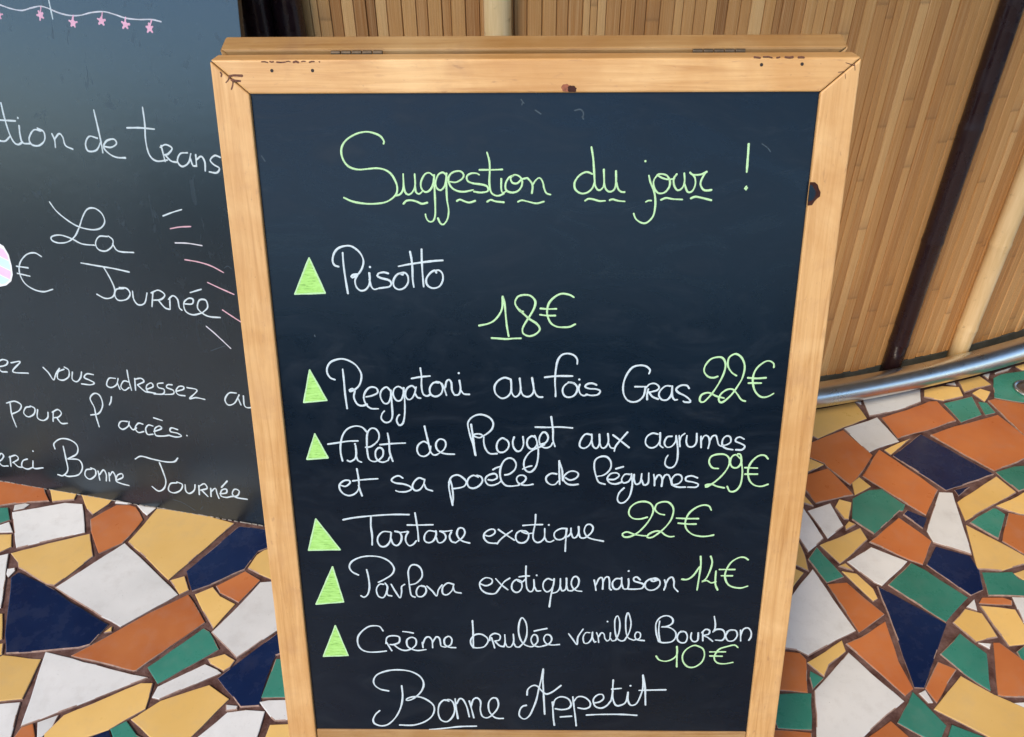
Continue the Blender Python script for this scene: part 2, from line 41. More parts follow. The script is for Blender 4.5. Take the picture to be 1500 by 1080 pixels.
["vanille","white",2.09,[[[3443,6321],[3494,6400],[3546,6473],[3554,6368],[3612,6256]],[[3692,6306],[3644,6307],[3616,6374],[3631,6451],[3680,6447],[3718,6383],[3724,6297]],[[3726,6373],[3752,6441],[3768,6431]],[[3772,6306],[3790,6354],[3801,6441]],[[3798,6363],[3829,6306],[3861,6325],[3871,6382],[3897,6421]],[[3897,6421],[3928,6401],[3936,6305]],[[3939,6382],[3961,6420],[4001,6410]],[[3895,6149]],[[4001,6410],[4037,6295],[4040,6162],[4012,6071],[3982,6124],[3988,6276],[4016,6381],[4066,6420],[4106,6410]],[[4106,6410],[4157,6294],[4171,6161],[4133,6029],[4109,6105],[4117,6275],[4145,6371],[4211,6409]],[[4211,6409],[4282,6380],[4287,6313],[4246,6294],[4224,6342],[4251,6399],[4340,6414]]]],
["Bourbon","white",2.24,[[[4505,6140],[4501,6273],[4526,6427]],[[4510,6427],[4476,6312],[4464,6178],[4507,6093],[4585,6064],[4651,6102],[4655,6168],[4594,6212],[4530,6220],[4619,6225],[4694,6282],[4707,6358],[4663,6426],[4567,6442],[4518,6427]],[[4790,6281],[4743,6301],[4724,6377],[4760,6435],[4824,6435],[4843,6358],[4815,6291],[4758,6281]],[[4888,6300],[4885,6377],[4920,6424],[4967,6405],[4968,6299]],[[5019,6280],[5029,6414]],[[5008,6299],[5052,6251],[5098,6270],[5089,6318],[5035,6337],[5085,6366],[5145,6419]],[[5137,6071],[5158,6175],[5156,6251],[5135,6289],[5180,6251],[5253,6260],[5283,6336],[5256,6403],[5176,6400]],[[5380,6259],[5325,6269],[5292,6345],[5329,6412],[5393,6403],[5427,6335],[5405,6268],[5341,6259],[5303,6288]],[[5460,6259],[5466,6325],[5474,6412]],[[5468,6344],[5491,6249],[5546,6230],[5586,6286],[5589,6353],[5569,6402]]]],
["10€","lime",2.28,[[[4489,6631],[4533,6689],[4615,6705],[4694,6669],[4738,6600],[4728,6493]],[[4731,6493],[4737,6639],[4745,6787]],[[5006,6501],[4932,6478],[4847,6531],[4804,6619],[4819,6717],[4880,6786],[4962,6785],[5038,6716],[5063,6618],[5041,6530],[4981,6486]],[[5450,6505],[5407,6470],[5328,6490],[5234,6529],[5185,6617],[5190,6685],[5234,6730],[5316,6738],[5409,6717]],[[5121,6569],[5310,6567]],[[5126,6627],[5275,6630]]]],
["Bonne","white",2.41,[[[1271,7163],[1170,7137],[1104,7075],[1098,6995],[1154,6915],[1287,6862],[1433,6852],[1562,6878],[1661,6947],[1701,7045],[1675,7152],[1605,7242],[1529,7296],[1477,7300],[1501,7269],[1590,7245],[1692,7268],[1792,7349],[1818,7439],[1777,7549],[1678,7633],[1542,7680],[1378,7678]],[[1432,7082],[1436,7243],[1406,7406],[1339,7553],[1244,7664],[1153,7693],[1073,7662],[1054,7601],[1089,7518],[1144,7459]],[[1999,7311],[1941,7293],[1880,7366],[1864,7494],[1894,7595],[1968,7622],[2037,7548],[2069,7438],[2050,7329],[2000,7284],[1955,7302]],[[2077,7274],[2085,7401],[2103,7575]],[[2094,7347],[2132,7274],[2176,7292],[2218,7400],[2244,7546]],[[1745,7747],[1942,7724],[2122,7698],[2330,7689]],[[2249,7304],[2274,7424],[2300,7562]],[[2268,7389],[2298,7286],[2347,7260],[2388,7320],[2382,7440],[2405,7535],[2461,7561],[2511,7534]],[[2511,7534],[2582,7439],[2606,7352],[2583,7267],[2528,7264],[2485,7336],[2491,7457],[2545,7543],[2601,7568],[2664,7568]]]],
["Appetit","white",2.46,[[[3148,6827],[3129,6960],[3096,7128],[3069,7281],[3028,7418],[2980,7531],[2917,7575],[2861,7523],[2868,7437],[2903,7381],[2948,7367]],[[3148,6827],[3146,7010],[3156,7195],[3172,7500]],[[2954,7213],[2964,7129],[3019,7074],[3075,7077],[3130,7144],[3186,7195],[3255,7169],[3323,7109],[3366,7067]],[[3264,7313],[3272,7434],[3281,7572],[3293,7668]],[[3269,7382],[3298,7279],[3366,7236],[3450,7261],[3493,7338],[3467,7406],[3383,7429],[3300,7416]],[[3512,7235],[3524,7346],[3546,7518],[3563,7674]],[[3520,7312],[3574,7235],[3657,7243],[3721,7310],[3723,7379],[3662,7414],[3578,7400]],[[3770,7327],[3839,7309],[3886,7258],[3870,7199],[3808,7207],[3762,7276],[3785,7370],[3856,7403],[3924,7369],[3977,7291]],[[3364,7540],[3504,7527]],[[3977,7291],[3996,7142]],[[3994,6981],[3992,7101],[3997,7244],[4038,7356],[4104,7355],[4160,7304],[4179,7161]],[[3979,7118],[4094,7105]],[[4179,7161],[4184,7283],[4221,7355],[4286,7334],[4331,7221],[4357,7079],[4348,6908]],[[4205,7066]],[[4348,6908],[4381,7079],[4400,7353]],[[4313,7134],[4475,7128],[4636,7123]],[[3684,7509],[3859,7498],[4110,7496],[4303,7509]]]]]
LEFT_WORDS = [
["garland string","pale",2.35,[[[-4289,-9200],[-4097,-9173],[-3910,-9127],[-3718,-9108],[-3544,-9148],[-3374,-9179],[-3249,-9158],[-3069,-9100],[-2883,-9068],[-2690,-9075],[-2489,-9120],[-2264,-9141],[-2082,-9109],[-1903,-9065],[-1688,-9053],[-1470,-9061],[-1305,-9037]]]],
["tall stroke","white",2.51,[[[-3201,-9425],[-3196,-9274],[-3193,-9147],[-3188,-9006]]]],
["tion","white",3.27,[[[-4479,-7694],[-4474,-7449],[-4448,-7217],[-4397,-7072],[-4319,-7033],[-4217,-7084]],[[-4784,-7416],[-4572,-7414],[-4272,-7418]],[[-4855,-7161],[-4766,-7093],[-4664,-7072],[-4556,-7077],[-4446,-7158]],[[-4220,-7349],[-4240,-7201],[-4221,-7069],[-4081,-7063]],[[-4213,-7471]],[[-3816,-7286],[-3954,-7292],[-4076,-7152],[-4049,-7051],[-3910,-7045],[-3782,-7142],[-3767,-7275],[-3876,-7326]],[[-3616,-7255],[-3587,-7155],[-3598,-7037]],[[-3584,-7170],[-3476,-7264],[-3419,-7210],[-3397,-7080],[-3270,-7029]]]],
["de","white",3.24,[[[-2765,-7238],[-2913,-7257],[-3007,-7135],[-2981,-7020],[-2822,-7045],[-2709,-7184]],[[-2741,-7680],[-2723,-7441],[-2709,-7184],[-2710,-7009]],[[-2672,-7114],[-2538,-7108],[-2425,-7174],[-2461,-7243],[-2603,-7205],[-2675,-7099],[-2593,-7002],[-2467,-6953],[-2298,-6956]]]],
["trans","white",3.14,[[[-1842,-7774],[-1847,-7524],[-1876,-7267],[-1849,-7039],[-1733,-6946],[-1530,-6975]],[[-2185,-7438],[-1942,-7453],[-1687,-7449]],[[-1608,-7200],[-1587,-7029],[-1574,-6949]],[[-1630,-7170],[-1523,-7219],[-1417,-7170],[-1497,-7078],[-1567,-7053]],[[-1566,-7059],[-1466,-6965],[-1370,-6952]],[[-1149,-7117],[-1282,-7093],[-1350,-6973],[-1281,-6891],[-1156,-6958],[-1092,-7106]],[[-1113,-7033],[-1080,-6920],[-1032,-6918]],[[-1006,-7098],[-1017,-6911]],[[-1009,-7012],[-913,-7076],[-860,-6994],[-870,-6849]],[[-575,-7085],[-668,-7107],[-758,-7030],[-703,-6962],[-613,-6911],[-671,-6835],[-800,-6840]]]],
["La","white",2.94,[[[-3935,-6098],[-3833,-5948],[-3649,-5805],[-3454,-5711],[-3210,-5678],[-3024,-5717],[-2911,-5838],[-2936,-5977],[-3060,-6061],[-3207,-6033],[-3325,-5897],[-3440,-5696],[-3568,-5523],[-3738,-5410],[-3929,-5376],[-4049,-5414],[-4033,-5481],[-3859,-5523],[-3649,-5483],[-3449,-5404],[-3196,-5402]],[[-2909,-5584],[-3072,-5569],[-3169,-5447],[-3138,-5336],[-2998,-5317],[-2854,-5412],[-2813,-5528],[-2889,-5595]],[[-2833,-5462],[-2743,-5341],[-2441,-5344]]]],
["€","white",3.05,[[[-4338,-5088],[-4467,-5143],[-4649,-5092],[-4825,-4922],[-4882,-4728],[-4826,-4544],[-4660,-4440],[-4455,-4416],[-4249,-4484]],[[-4919,-4851],[-4673,-4845]],[[-4935,-4716],[-4675,-4688]]]],
["Journée","white",3.14,[[[-3543,-5049],[-3237,-5030],[-2914,-5012],[-2597,-4978]],[[-3095,-5011],[-3006,-4819],[-2954,-4622],[-3018,-4479],[-3176,-4427],[-3341,-4488]],[[-2765,-4659],[-2917,-4626],[-2974,-4518],[-2919,-4421],[-2748,-4457],[-2654,-4570],[-2709,-4665],[-2854,-4667]],[[-2597,-4627],[-2599,-4473],[-2525,-4379],[-2390,-4428],[-2309,-4624]],[[-2189,-4654],[-2254,-4375]],[[-2228,-4633],[-2074,-4700],[-1961,-4628],[-2048,-4534],[-2197,-4501]],[[-2105,-4511],[-2000,-4386],[-1914,-4362]],[[-1871,-4587],[-1896,-4364]],[[-1902,-4550],[-1801,-4628],[-1721,-4570],[-1709,-4419],[-1663,-4373]],[[-1590,-4500],[-1447,-4516],[-1416,-4603],[-1503,-4611],[-1606,-4515],[-1593,-4364],[-1459,-4311],[-1274,-4366]],[[-1452,-4723],[-1230,-4807]],[[-1274,-4366],[-1153,-4482],[-1170,-4614],[-1294,-4600],[-1349,-4459],[-1274,-4366],[-1141,-4314],[-929,-4321]]]],
["vous","white",3.27,[[[-4845,-2852],[-4749,-2749],[-4672,-2612],[-4587,-2751],[-4477,-2881]],[[-4379,-2875],[-4524,-2798],[-4569,-2657],[-4454,-2634],[-4312,-2730],[-4281,-2869],[-4368,-2922]],[[-4207,-2840],[-4243,-2682],[-4151,-2644],[-4049,-2746],[-4003,-2867]],[[-3752,-2844],[-3890,-2844],[-3968,-2757],[-3858,-2714],[-3769,-2669],[-3858,-2618],[-4059,-2610]]]],
["ez","white",3.32,[[[-6001,-2739],[-5834,-2741],[-5674,-2801],[-5631,-2884],[-5751,-2896],[-5861,-2796],[-5840,-2643],[-5695,-2643]],[[-5557,-2855],[-5340,-2903],[-5565,-2668],[-5213,-2679]]]],
["adressez","white",3.08,[[[-3286,-2830],[-3426,-2811],[-3505,-2666],[-3424,-2620],[-3292,-2696],[-3226,-2838]],[[-3265,-2738],[-3231,-2608]],[[-3002,-2793],[-3118,-2796],[-3200,-2670],[-3135,-2602],[-3024,-2675]],[[-3003,-3038],[-3003,-2830],[-2983,-2623]],[[-2869,-2886],[-2895,-2636]],[[-2873,-2867],[-2732,-2905],[-2685,-2843],[-2835,-2758]],[[-2835,-2758],[-2701,-2643],[-2588,-2629]],[[-2655,-2688],[-2507,-2765],[-2533,-2838],[-2641,-2766],[-2642,-2652],[-2473,-2629]],[[-2280,-2872],[-2400,-2837],[-2393,-2762],[-2283,-2740],[-2318,-2640],[-2514,-2612]],[[-2093,-2860],[-2190,-2847],[-2218,-2786],[-2092,-2747],[-2104,-2670],[-2281,-2633]],[[-2018,-2739],[-1877,-2796],[-1868,-2853],[-1964,-2840],[-2037,-2736],[-1991,-2667],[-1859,-2666]],[[-1795,-2845],[-1593,-2816],[-1771,-2622],[-1634,-2660],[-1456,-2647]]]],
["au","white",3.1,[[[-792,-2872],[-941,-2851],[-1040,-2706],[-991,-2601],[-855,-2658],[-741,-2842]],[[-769,-2764],[-728,-2638]],[[-658,-2835],[-656,-2630],[-549,-2608],[-411,-2703]]]],
["pour","white",3.38,[[[-5816,-1947],[-5845,-1676],[-5808,-1411]],[[-5904,-1934],[-5696,-2005],[-5565,-1942],[-5641,-1809],[-5840,-1698]],[[-5359,-1931],[-5473,-1895],[-5548,-1761],[-5461,-1692],[-5314,-1775],[-5261,-1905],[-5353,-1952]],[[-5201,-1893],[-5248,-1703],[-5133,-1658],[-5010,-1738],[-4971,-1866]],[[-4846,-1904],[-4901,-1672]],[[-4872,-1880],[-4730,-1962],[-4664,-1891],[-4747,-1797],[-4859,-1760]],[[-4795,-1770],[-4717,-1659],[-4576,-1680]]]],
["l'","white",3.31,[[[-3999,-1948],[-3803,-2017],[-3683,-2213],[-3704,-2406],[-3816,-2441],[-3934,-2315],[-3881,-2125],[-3882,-1925],[-3859,-1707]],[[-3451,-2422],[-3483,-2320],[-3532,-2235]]]],
["accès","white",3.28,[[[-3202,-1926],[-3345,-1905],[-3414,-1794],[-3338,-1733],[-3201,-1826],[-3161,-1932]],[[-3176,-1850],[-3114,-1759],[-3024,-1813]],[[-2868,-1917],[-2965,-1922],[-3053,-1809],[-3002,-1716],[-2876,-1755]],[[-2653,-1909],[-2750,-1915],[-2825,-1823],[-2806,-1706],[-2684,-1725]],[[-2653,-1789],[-2482,-1875],[-2512,-1931],[-2623,-1854],[-2627,-1713],[-2469,-1718],[-2325,-1760]],[[-2610,-2094],[-2432,-2061]],[[-2127,-1910],[-2259,-1929],[-2292,-1845],[-2139,-1828],[-2069,-1779],[-2192,-1740],[-2327,-1752]],[[-1949,-1810]]]],
["erci","white",3.55,[[[-6620,-488],[-6435,-518],[-6312,-648],[-6362,-705],[-6469,-557],[-6420,-410],[-6262,-423]],[[-6152,-674],[-6195,-425]],[[-6180,-647],[-6009,-719],[-5964,-639],[-6125,-525]],[[-6102,-529],[-6014,-447],[-5903,-452]],[[-5737,-676],[-5862,-612],[-5920,-471],[-5800,-425],[-5653,-493]],[[-5613,-653],[-5635,-474],[-5407,-521]],[[-5554,-891]]]],
["Bonne","white",3.55,[[[-4797,-1127],[-4801,-828],[-4818,-567],[-4960,-412],[-5088,-412]],[[-5009,-1030],[-5000,-1158],[-4822,-1291],[-4611,-1303],[-4467,-1200],[-4510,-1003],[-4757,-836]],[[-4757,-836],[-4500,-856],[-4451,-693],[-4578,-499],[-4809,-416],[-4915,-420]],[[-4243,-684],[-4378,-640],[-4429,-502],[-4338,-430],[-4189,-543],[-4161,-677],[-4258,-712]],[[-4100,-665],[-4103,-449]],[[-4084,-582],[-3966,-709],[-3924,-609],[-3955,-452]],[[-3851,-664],[-3877,-466]],[[-3842,-601],[-3760,-701],[-3718,-601],[-3718,-493]],[[-3692,-519],[-3551,-608],[-3555,-692],[-3670,-630],[-3718,-493],[-3602,-448],[-3439,-433]]]],
["Journée","white",3.49,[[[-3183,-1092],[-3038,-1178],[-2801,-1154],[-2524,-1138],[-2320,-1171],[-2226,-1269]],[[-2651,-1096],[-2604,-895],[-2577,-688],[-2647,-505],[-2784,-417],[-2912,-502]],[[-2336,-687],[-2484,-640],[-2550,-479],[-2435,-435],[-2280,-526],[-2219,-665],[-2332,-709]],[[-2157,-675],[-2160,-526],[-2086,-483],[-1972,-580],[-1933,-714]],[[-1854,-706],[-1873,-491]],[[-1857,-685],[-1727,-771],[-1681,-673],[-1829,-605]],[[-1808,-608],[-1687,-481]],[[-1600,-687],[-1618,-493]],[[-1611,-601],[-1499,-705],[-1476,-582],[-1449,-480]],[[-1415,-593],[-1272,-639],[-1261,-725],[-1364,-686],[-1401,-553],[-1286,-531],[-1183,-570]],[[-1364,-749],[-1218,-921]],[[-1183,-570],[-1040,-616],[-988,-731],[-1082,-756],[-1143,-641],[-1065,-570],[-832,-569]]]],
["ray","white",2.75,[[[-1765,-6040],[-1584,-6114],[-1395,-6179]]]],
["ray","pink",2.53,[[[-1663,-5832],[-1485,-5876],[-1268,-5905]]]],
["ray","pale",2.55,[[[-1608,-5593],[-1373,-5608],[-1103,-5593]]]],
["ray","pink",2.56,[[[-1468,-5313],[-1213,-5296],[-980,-5249],[-761,-5156]]]],
["ray","pink",2.58,[[[-1090,-4946],[-860,-4863],[-613,-4781]]]],
["ray","pink",2.61,[[[-869,-4470],[-713,-4380],[-485,-4254]]]],
["ray","pale",2.41,[[[-1227,-4122],[-1060,-3990],[-797,-3751]]]]]
TILES = [
["O",[[-1.1003,1.2141],[-0.9815,1.1983],[-0.9645,1.1733],[-0.9477,1.1524],[-1.0131,1.1471],[-1.058,1.1352]]],
["Y",[[-0.9625,1.1874],[-0.9004,1.1796],[-0.8982,1.1553],[-0.9397,1.1496]]],
["Y",[[-0.8979,1.1795],[-0.8173,1.1646],[-0.8217,1.1424],[-0.8418,1.1127],[-0.8592,1.1278]]],
["W",[[-1.0072,1.1212],[-0.9128,1.1469],[-0.8756,1.1431],[-0.8371,1.0662],[-0.9504,1.0263]]],
["W",[[-1.0126,1.1413],[-0.9931,1.1462],[-0.9831,1.1433],[-0.9887,1.1327],[-1.0073,1.1262]]],
["G",[[-1.0571,1.1335],[-1.0226,1.1347],[-1.0018,1.1015],[-1.0308,1.0842]]],
["W",[[-1.0243,1.081],[-0.9997,1.0951],[-0.9786,1.0679],[-1.0167,1.0667]]],
["Y",[[-1.0189,1.0621],[-0.978,1.0622],[-0.9626,1.0309],[-0.9896,1.0075]]],
["Y",[[-0.9546,1.0135],[-0.8249,1.0623],[-0.7945,1.0053],[-0.8361,0.9368],[-0.8527,0.9397],[-0.9231,0.9793],[-0.9308,0.9923]]],
["O",[[-0.841,1.0997],[-0.8044,1.1388],[-0.7775,1.1385],[-0.7633,1.1333],[-0.7356,1.0984],[-0.7451,1.0558],[-0.7518,1.0376],[-0.7874,1.0125],[-0.8267,1.0692]]],
["W",[[-0.7628,1.1383],[-0.7206,1.1295],[-0.7312,1.1091],[-0.743,1.1181]]],
["Y",[[-0.7182,1.1277],[-0.6343,1.1151],[-0.5501,1.0856],[-0.6319,0.9473],[-0.7423,1.0398]]],
["W",[[-0.7472,1.0375],[-0.603,0.9141],[-0.6798,0.8466],[-0.7214,0.8678],[-0.7809,0.9021],[-0.8328,0.9321]]],
["W",[[-0.9873,1.0031],[-0.9584,1.013],[-0.9314,0.9501],[-0.908,0.8888],[-0.9262,0.889]]],
["W",[[-0.9419,0.9767],[-0.9288,0.9794],[-0.9251,0.9723],[-0.9298,0.9556],[-0.9375,0.964]]],
["N",[[-0.9243,0.9555],[-0.9163,0.968],[-0.8305,0.9273],[-0.7887,0.8994],[-0.7027,0.852],[-0.717,0.8118],[-0.7336,0.8058],[-0.7883,0.8002],[-0.8508,0.796],[-0.8788,0.8499],[-0.9009,0.9033]]],
["Y",[[-0.9115,0.8764],[-0.8985,0.8763],[-0.872,0.8245],[-0.88,0.8171]]],
["Y",[[-0.878,0.8134],[-0.8653,0.8157],[-0.8565,0.7949],[-0.8644,0.7878]]],
["Y",[[-0.8542,0.7925],[-0.7861,0.7846],[-0.7833,0.7429],[-0.7816,0.7129],[-0.826,0.708],[-0.8661,0.783]]],
["Y",[[-0.7034,0.8354],[-0.6945,0.848],[-0.6914,0.8378]]],
["O",[[-0.5846,0.9139],[-0.536,0.8542],[-0.619,0.7623],[-0.6249,0.7614],[-0.7396,0.7908],[-0.6384,0.8762]]],
["W",[[-0.7854,0.7985],[-0.7589,0.7915],[-0.5954,0.749],[-0.7611,0.6664]]],
["G",[[-0.6034,0.7675],[-0.5346,0.8426],[-0.5228,0.8361],[-0.496,0.801],[-0.5759,0.7375]]],
["Y",[[-0.7033,0.6845],[-0.6029,0.7389],[-0.5835,0.7387],[-0.5789,0.6939],[-0.6224,0.6601],[-0.657,0.6463],[-0.711,0.635],[-0.7186,0.6549]]],
["W",[[-0.7382,0.6734],[-0.7107,0.6856],[-0.7108,0.667],[-0.721,0.6479],[-0.7263,0.647]]],
["O",[[-0.7596,0.6654],[-0.7441,0.6714],[-0.7273,0.645],[-0.753,0.6354],[-0.7629,0.6473]]],
["W",[[-0.8237,0.7036],[-0.7818,0.7075],[-0.777,0.6862],[-0.7658,0.6453],[-0.7927,0.6456]]],
["Y",[[-0.4914,0.7345],[-0.4528,0.7099],[-0.4944,0.6449],[-0.5131,0.6352],[-0.5534,0.6464],[-0.5955,0.6766],[-0.5868,0.6834],[-0.5601,0.7076]]],
["G",[[-0.6208,0.6611],[-0.6008,0.6742],[-0.5765,0.6516],[-0.5535,0.6415],[-0.5811,0.6241],[-0.608,0.6439]]],
["N",[[-0.6497,0.6473],[-0.6224,0.6601],[-0.6083,0.64],[-0.6441,0.6344]]],
["W",[[-0.5761,0.7132],[-0.5738,0.7319],[-0.5104,0.7725],[-0.4864,0.7617],[-0.4788,0.7559],[-0.5343,0.726],[-0.5628,0.7098]]],
["Y",[[-0.5092,0.7819],[-0.4826,0.7912],[-0.4623,0.7791],[-0.467,0.7662],[-0.4753,0.7593],[-0.5024,0.7736]]],
["Y",[[-0.5728,0.9143],[-0.5455,0.9308],[-0.525,0.9093],[-0.4945,0.8925],[-0.5178,0.8411]]],
["Y",[[-0.6295,0.9467],[-0.6051,0.9561],[-0.587,0.9245],[-0.6008,0.914]]],
["N",[[-0.542,1.0737],[-0.5375,1.0784],[-0.4736,1.0682],[-0.4592,1.0281],[-0.4853,1.0135],[-0.4986,0.9703],[-0.5505,0.9363],[-0.5807,0.9218],[-0.6055,0.9672]]],
["Y",[[-0.4853,1.0047],[-0.4746,1.0163],[-0.4454,1.028],[-0.4093,0.9693],[-0.444,0.9474],[-0.4938,0.9731]]],
["O",[[-0.5405,0.9321],[-0.5099,0.955],[-0.4963,0.9661],[-0.4632,0.9449],[-0.489,0.8958],[-0.5299,0.9186]]],
["W",[[-0.4619,0.9399],[-0.4082,0.9443],[-0.3736,0.8629],[-0.4087,0.8349],[-0.4614,0.7833],[-0.5189,0.834],[-0.4837,0.8948]]],
["N",[[-0.4064,0.8298],[-0.3796,0.85],[-0.3685,0.7997],[-0.3975,0.7879],[-0.3997,0.7714],[-0.4016,0.6976],[-0.4309,0.6957],[-0.4819,0.7468]]],
["G",[[-0.3958,0.7808],[-0.3548,0.7851],[-0.3394,0.7131],[-0.4022,0.7116]]],
["W",[[-0.4032,0.704],[-0.3881,0.7071],[-0.3383,0.7077],[-0.3319,0.678],[-0.3543,0.673],[-0.3707,0.6721],[-0.379,0.6784]]],
["W",[[-0.455,0.7002],[-0.4354,0.6979],[-0.4346,0.6915],[-0.4519,0.6895]]],
["W",[[-0.4483,0.6874],[-0.4216,0.691],[-0.3904,0.6886],[-0.3909,0.656],[-0.3925,0.64],[-0.4883,0.6409]]],
["Y",[[-0.377,0.666],[-0.3297,0.6676],[-0.3199,0.6218],[-0.3804,0.6224]]],
["Y",[[0.6475,1.4145],[0.7014,1.4277],[0.806,1.4546],[0.8127,1.3945],[0.7536,1.3665],[0.6785,1.3258],[0.6571,1.349]]],
["W",[[0.809,1.4558],[0.8219,1.4564],[0.8187,1.4442]]],
["W",[[0.8289,1.4688],[0.9808,1.5025],[0.962,1.4537],[0.9184,1.4327],[0.8437,1.4078],[0.8221,1.403]]],
["W",[[0.7474,1.359],[0.8375,1.3981],[0.8536,1.3134],[0.7994,1.2926],[0.7742,1.2788]]],
["O",[[0.8478,1.396],[0.9143,1.4227],[0.9816,1.455],[1.001,1.456],[1.0131,1.384],[0.9401,1.3546],[0.8639,1.3278],[0.8559,1.3249]]],
["O",[[0.6309,1.2948],[0.6629,1.3141],[0.7442,1.3534],[0.7782,1.2691],[0.7247,1.2037],[0.6985,1.1789],[0.6675,1.2363],[0.6665,1.2458],[0.6386,1.2667]]],
["Y",[[0.637,1.2616],[0.6637,1.2408],[0.6179,1.2148],[0.5965,1.2266]]],
["O",[[0.6155,1.2088],[0.6683,1.2286],[0.6945,1.1492],[0.6516,1.1391],[0.6107,1.1269],[0.5999,1.169],[0.5894,1.193]]],
["Y",[[0.8109,1.2861],[0.8472,1.3062],[0.8822,1.322],[0.8188,1.2706]]],
["O",[[0.7993,1.2862],[0.8533,1.1972],[0.8717,1.161],[0.8177,1.0925],[0.7937,1.1223],[0.7339,1.2057],[0.7342,1.2052]]],
["N",[[0.911,1.3374],[1.0093,1.2066],[0.8885,1.1614],[0.8223,1.2678]]],
["Y",[[0.9898,1.5002],[1.0388,1.5146],[1.0781,1.5097],[1.0714,1.4737],[1.0183,1.4578],[0.9779,1.4729]]],
["Y",[[1.0866,1.5335],[1.1494,1.5548],[1.1606,1.5193],[1.1171,1.5048],[1.0809,1.4883]]],
["Y",[[1.099,1.4859],[1.1251,1.5025],[1.1444,1.4895],[1.1119,1.4524]]],
["W",[[1.0531,1.5231],[1.0768,1.5293],[1.0746,1.5162]]],
["W",[[1.1595,1.5592],[1.1812,1.5656],[1.1651,1.5412]]],
["G",[[1.0137,1.4476],[1.0917,1.4734],[1.0808,1.4046],[1.0213,1.3782]]],
["G",[[1.0968,1.4526],[1.1148,1.4482],[1.1167,1.412],[1.0894,1.4044]]],
["G",[[1.179,1.5455],[1.2053,1.5608],[1.2687,1.5734],[1.2979,1.5753],[1.24,1.4465],[1.1986,1.4491],[1.1427,1.4685]]],
["O",[[1.1214,1.4563],[1.1396,1.4623],[1.2095,1.4367],[1.1721,1.3237],[1.1391,1.3333]]],
["O",[[0.9324,1.3342],[0.9997,1.3632],[1.1172,1.4033],[1.1465,1.2987],[1.1159,1.264],[1.0766,1.2423],[1.0159,1.2174]]],
["Y",[[1.2587,1.5943],[1.3127,1.6122],[1.2951,1.5799],[1.2674,1.578]]],
["W",[[1.1929,1.5677],[1.2469,1.5898],[1.2318,1.5763],[1.1921,1.561]]],
["G",[[1.0174,1.2136],[1.0631,1.2296],[1.112,1.2357],[1.0766,1.171],[1.0353,1.1559],[1.022,1.194]]],
["Y",[[1.0108,1.2006],[1.0283,1.1529],[0.8875,1.0759],[0.8955,1.127]]],
["Y",[[0.9677,1.1157],[1.0052,1.1318],[1.0433,1.1527],[1.0715,1.1617],[1.0275,1.0814],[0.9855,1.1022]]],
["G",[[0.8938,1.0715],[0.9565,1.1084],[0.964,1.1083],[0.9738,1.0921],[0.9285,1.0281]]],
["O",[[0.9824,1.0964],[1.0275,1.0814],[0.9741,0.9839],[0.9571,0.9919],[0.9335,1.024]]],
["N",[[0.9064,1.1621],[0.9408,1.1696],[0.9073,1.1451]]],
["W",[[0.8712,1.1548],[0.8978,1.1529],[0.8589,0.9904],[0.8002,1.0214],[0.8004,1.0501]]],
["Y",[[0.8831,1.0646],[0.9544,0.9867],[0.9685,0.9737],[0.9434,0.9663],[0.8955,0.9518],[0.8522,0.956]]],
["Y",[[0.9138,0.9454],[0.9451,0.9562],[0.9568,0.9486],[0.9447,0.9267],[0.9235,0.9305]]],
["G",[[0.8575,0.9485],[0.9127,0.949],[0.916,0.9334],[0.9463,0.9206],[0.931,0.8929],[0.8432,0.8966]]],
["N",[[0.8005,1.0107],[0.8534,0.9873],[0.8543,0.9522],[0.8405,0.9094],[0.8128,0.8976],[0.7648,0.9683]]],
["O",[[0.6793,1.0242],[0.7608,1.0859],[0.7983,1.0242],[0.7578,0.9684],[0.7351,0.9814]]],
["N",[[0.7728,1.0945],[0.7851,1.106],[0.8151,1.0839],[0.7961,1.0571]]],
["G",[[0.7781,1.1285],[0.788,1.1208],[0.777,1.1047],[0.7685,1.1048]]],
["G",[[0.6674,1.0827],[0.6885,1.1386],[0.7302,1.1627],[0.7578,1.1655],[0.7873,1.1193],[0.6962,1.0444]]],
["Y",[[0.7246,1.2016],[0.7387,1.1736],[0.6967,1.1492],[0.7041,1.1851]]],
["Y",[[0.6609,1.1374],[0.6826,1.1281],[0.6611,1.0828],[0.6521,1.0843],[0.6446,1.1151]]],
["Y",[[0.6591,1.0771],[0.6697,1.0685],[0.6457,1.0541],[0.6473,1.0645]]],
["W",[[0.5872,1.1069],[0.6389,1.1271],[0.6442,1.0645],[0.6033,1.0332],[0.5991,1.058]]],
["W",[[0.5639,1.1371],[0.5793,1.1233],[0.5955,1.0333],[0.555,1.0003],[0.5458,1.0475]]],
["Y",[[0.5809,1.1646],[0.5923,1.1551],[0.6035,1.1192],[0.5833,1.1293]]],
["Y",[[0.5827,1.0172],[0.675,1.0599],[0.6782,1.0296],[0.6059,0.9721]]],
["G",[[0.5753,1.0133],[0.6022,0.9414],[0.5666,0.9282],[0.5497,0.9835]]],
["Y",[[0.5376,1.0476],[0.5459,1.0338],[0.5471,0.9912],[0.5424,0.9556],[0.5193,0.9723]]],
["Y",[[0.5083,0.9686],[0.5173,0.9622],[0.5315,0.951],[0.4959,0.9113],[0.4775,0.9115]]],
["W",[[0.5507,0.9592],[0.5824,0.8258],[0.4869,0.7786],[0.4707,0.7899],[0.4469,0.794],[0.4604,0.8609],[0.4894,0.8941]]],
["W",[[0.6204,0.9763],[0.6775,1.0113],[0.7319,0.9755],[0.6635,0.9201],[0.6513,0.9291]]],
["Y",[[0.601,0.9663],[0.616,0.9725],[0.6246,0.9547]]],
["Y",[[0.6026,0.9538],[0.6279,0.9474],[0.6452,0.9132],[0.6452,0.8925],[0.6351,0.8865]]],
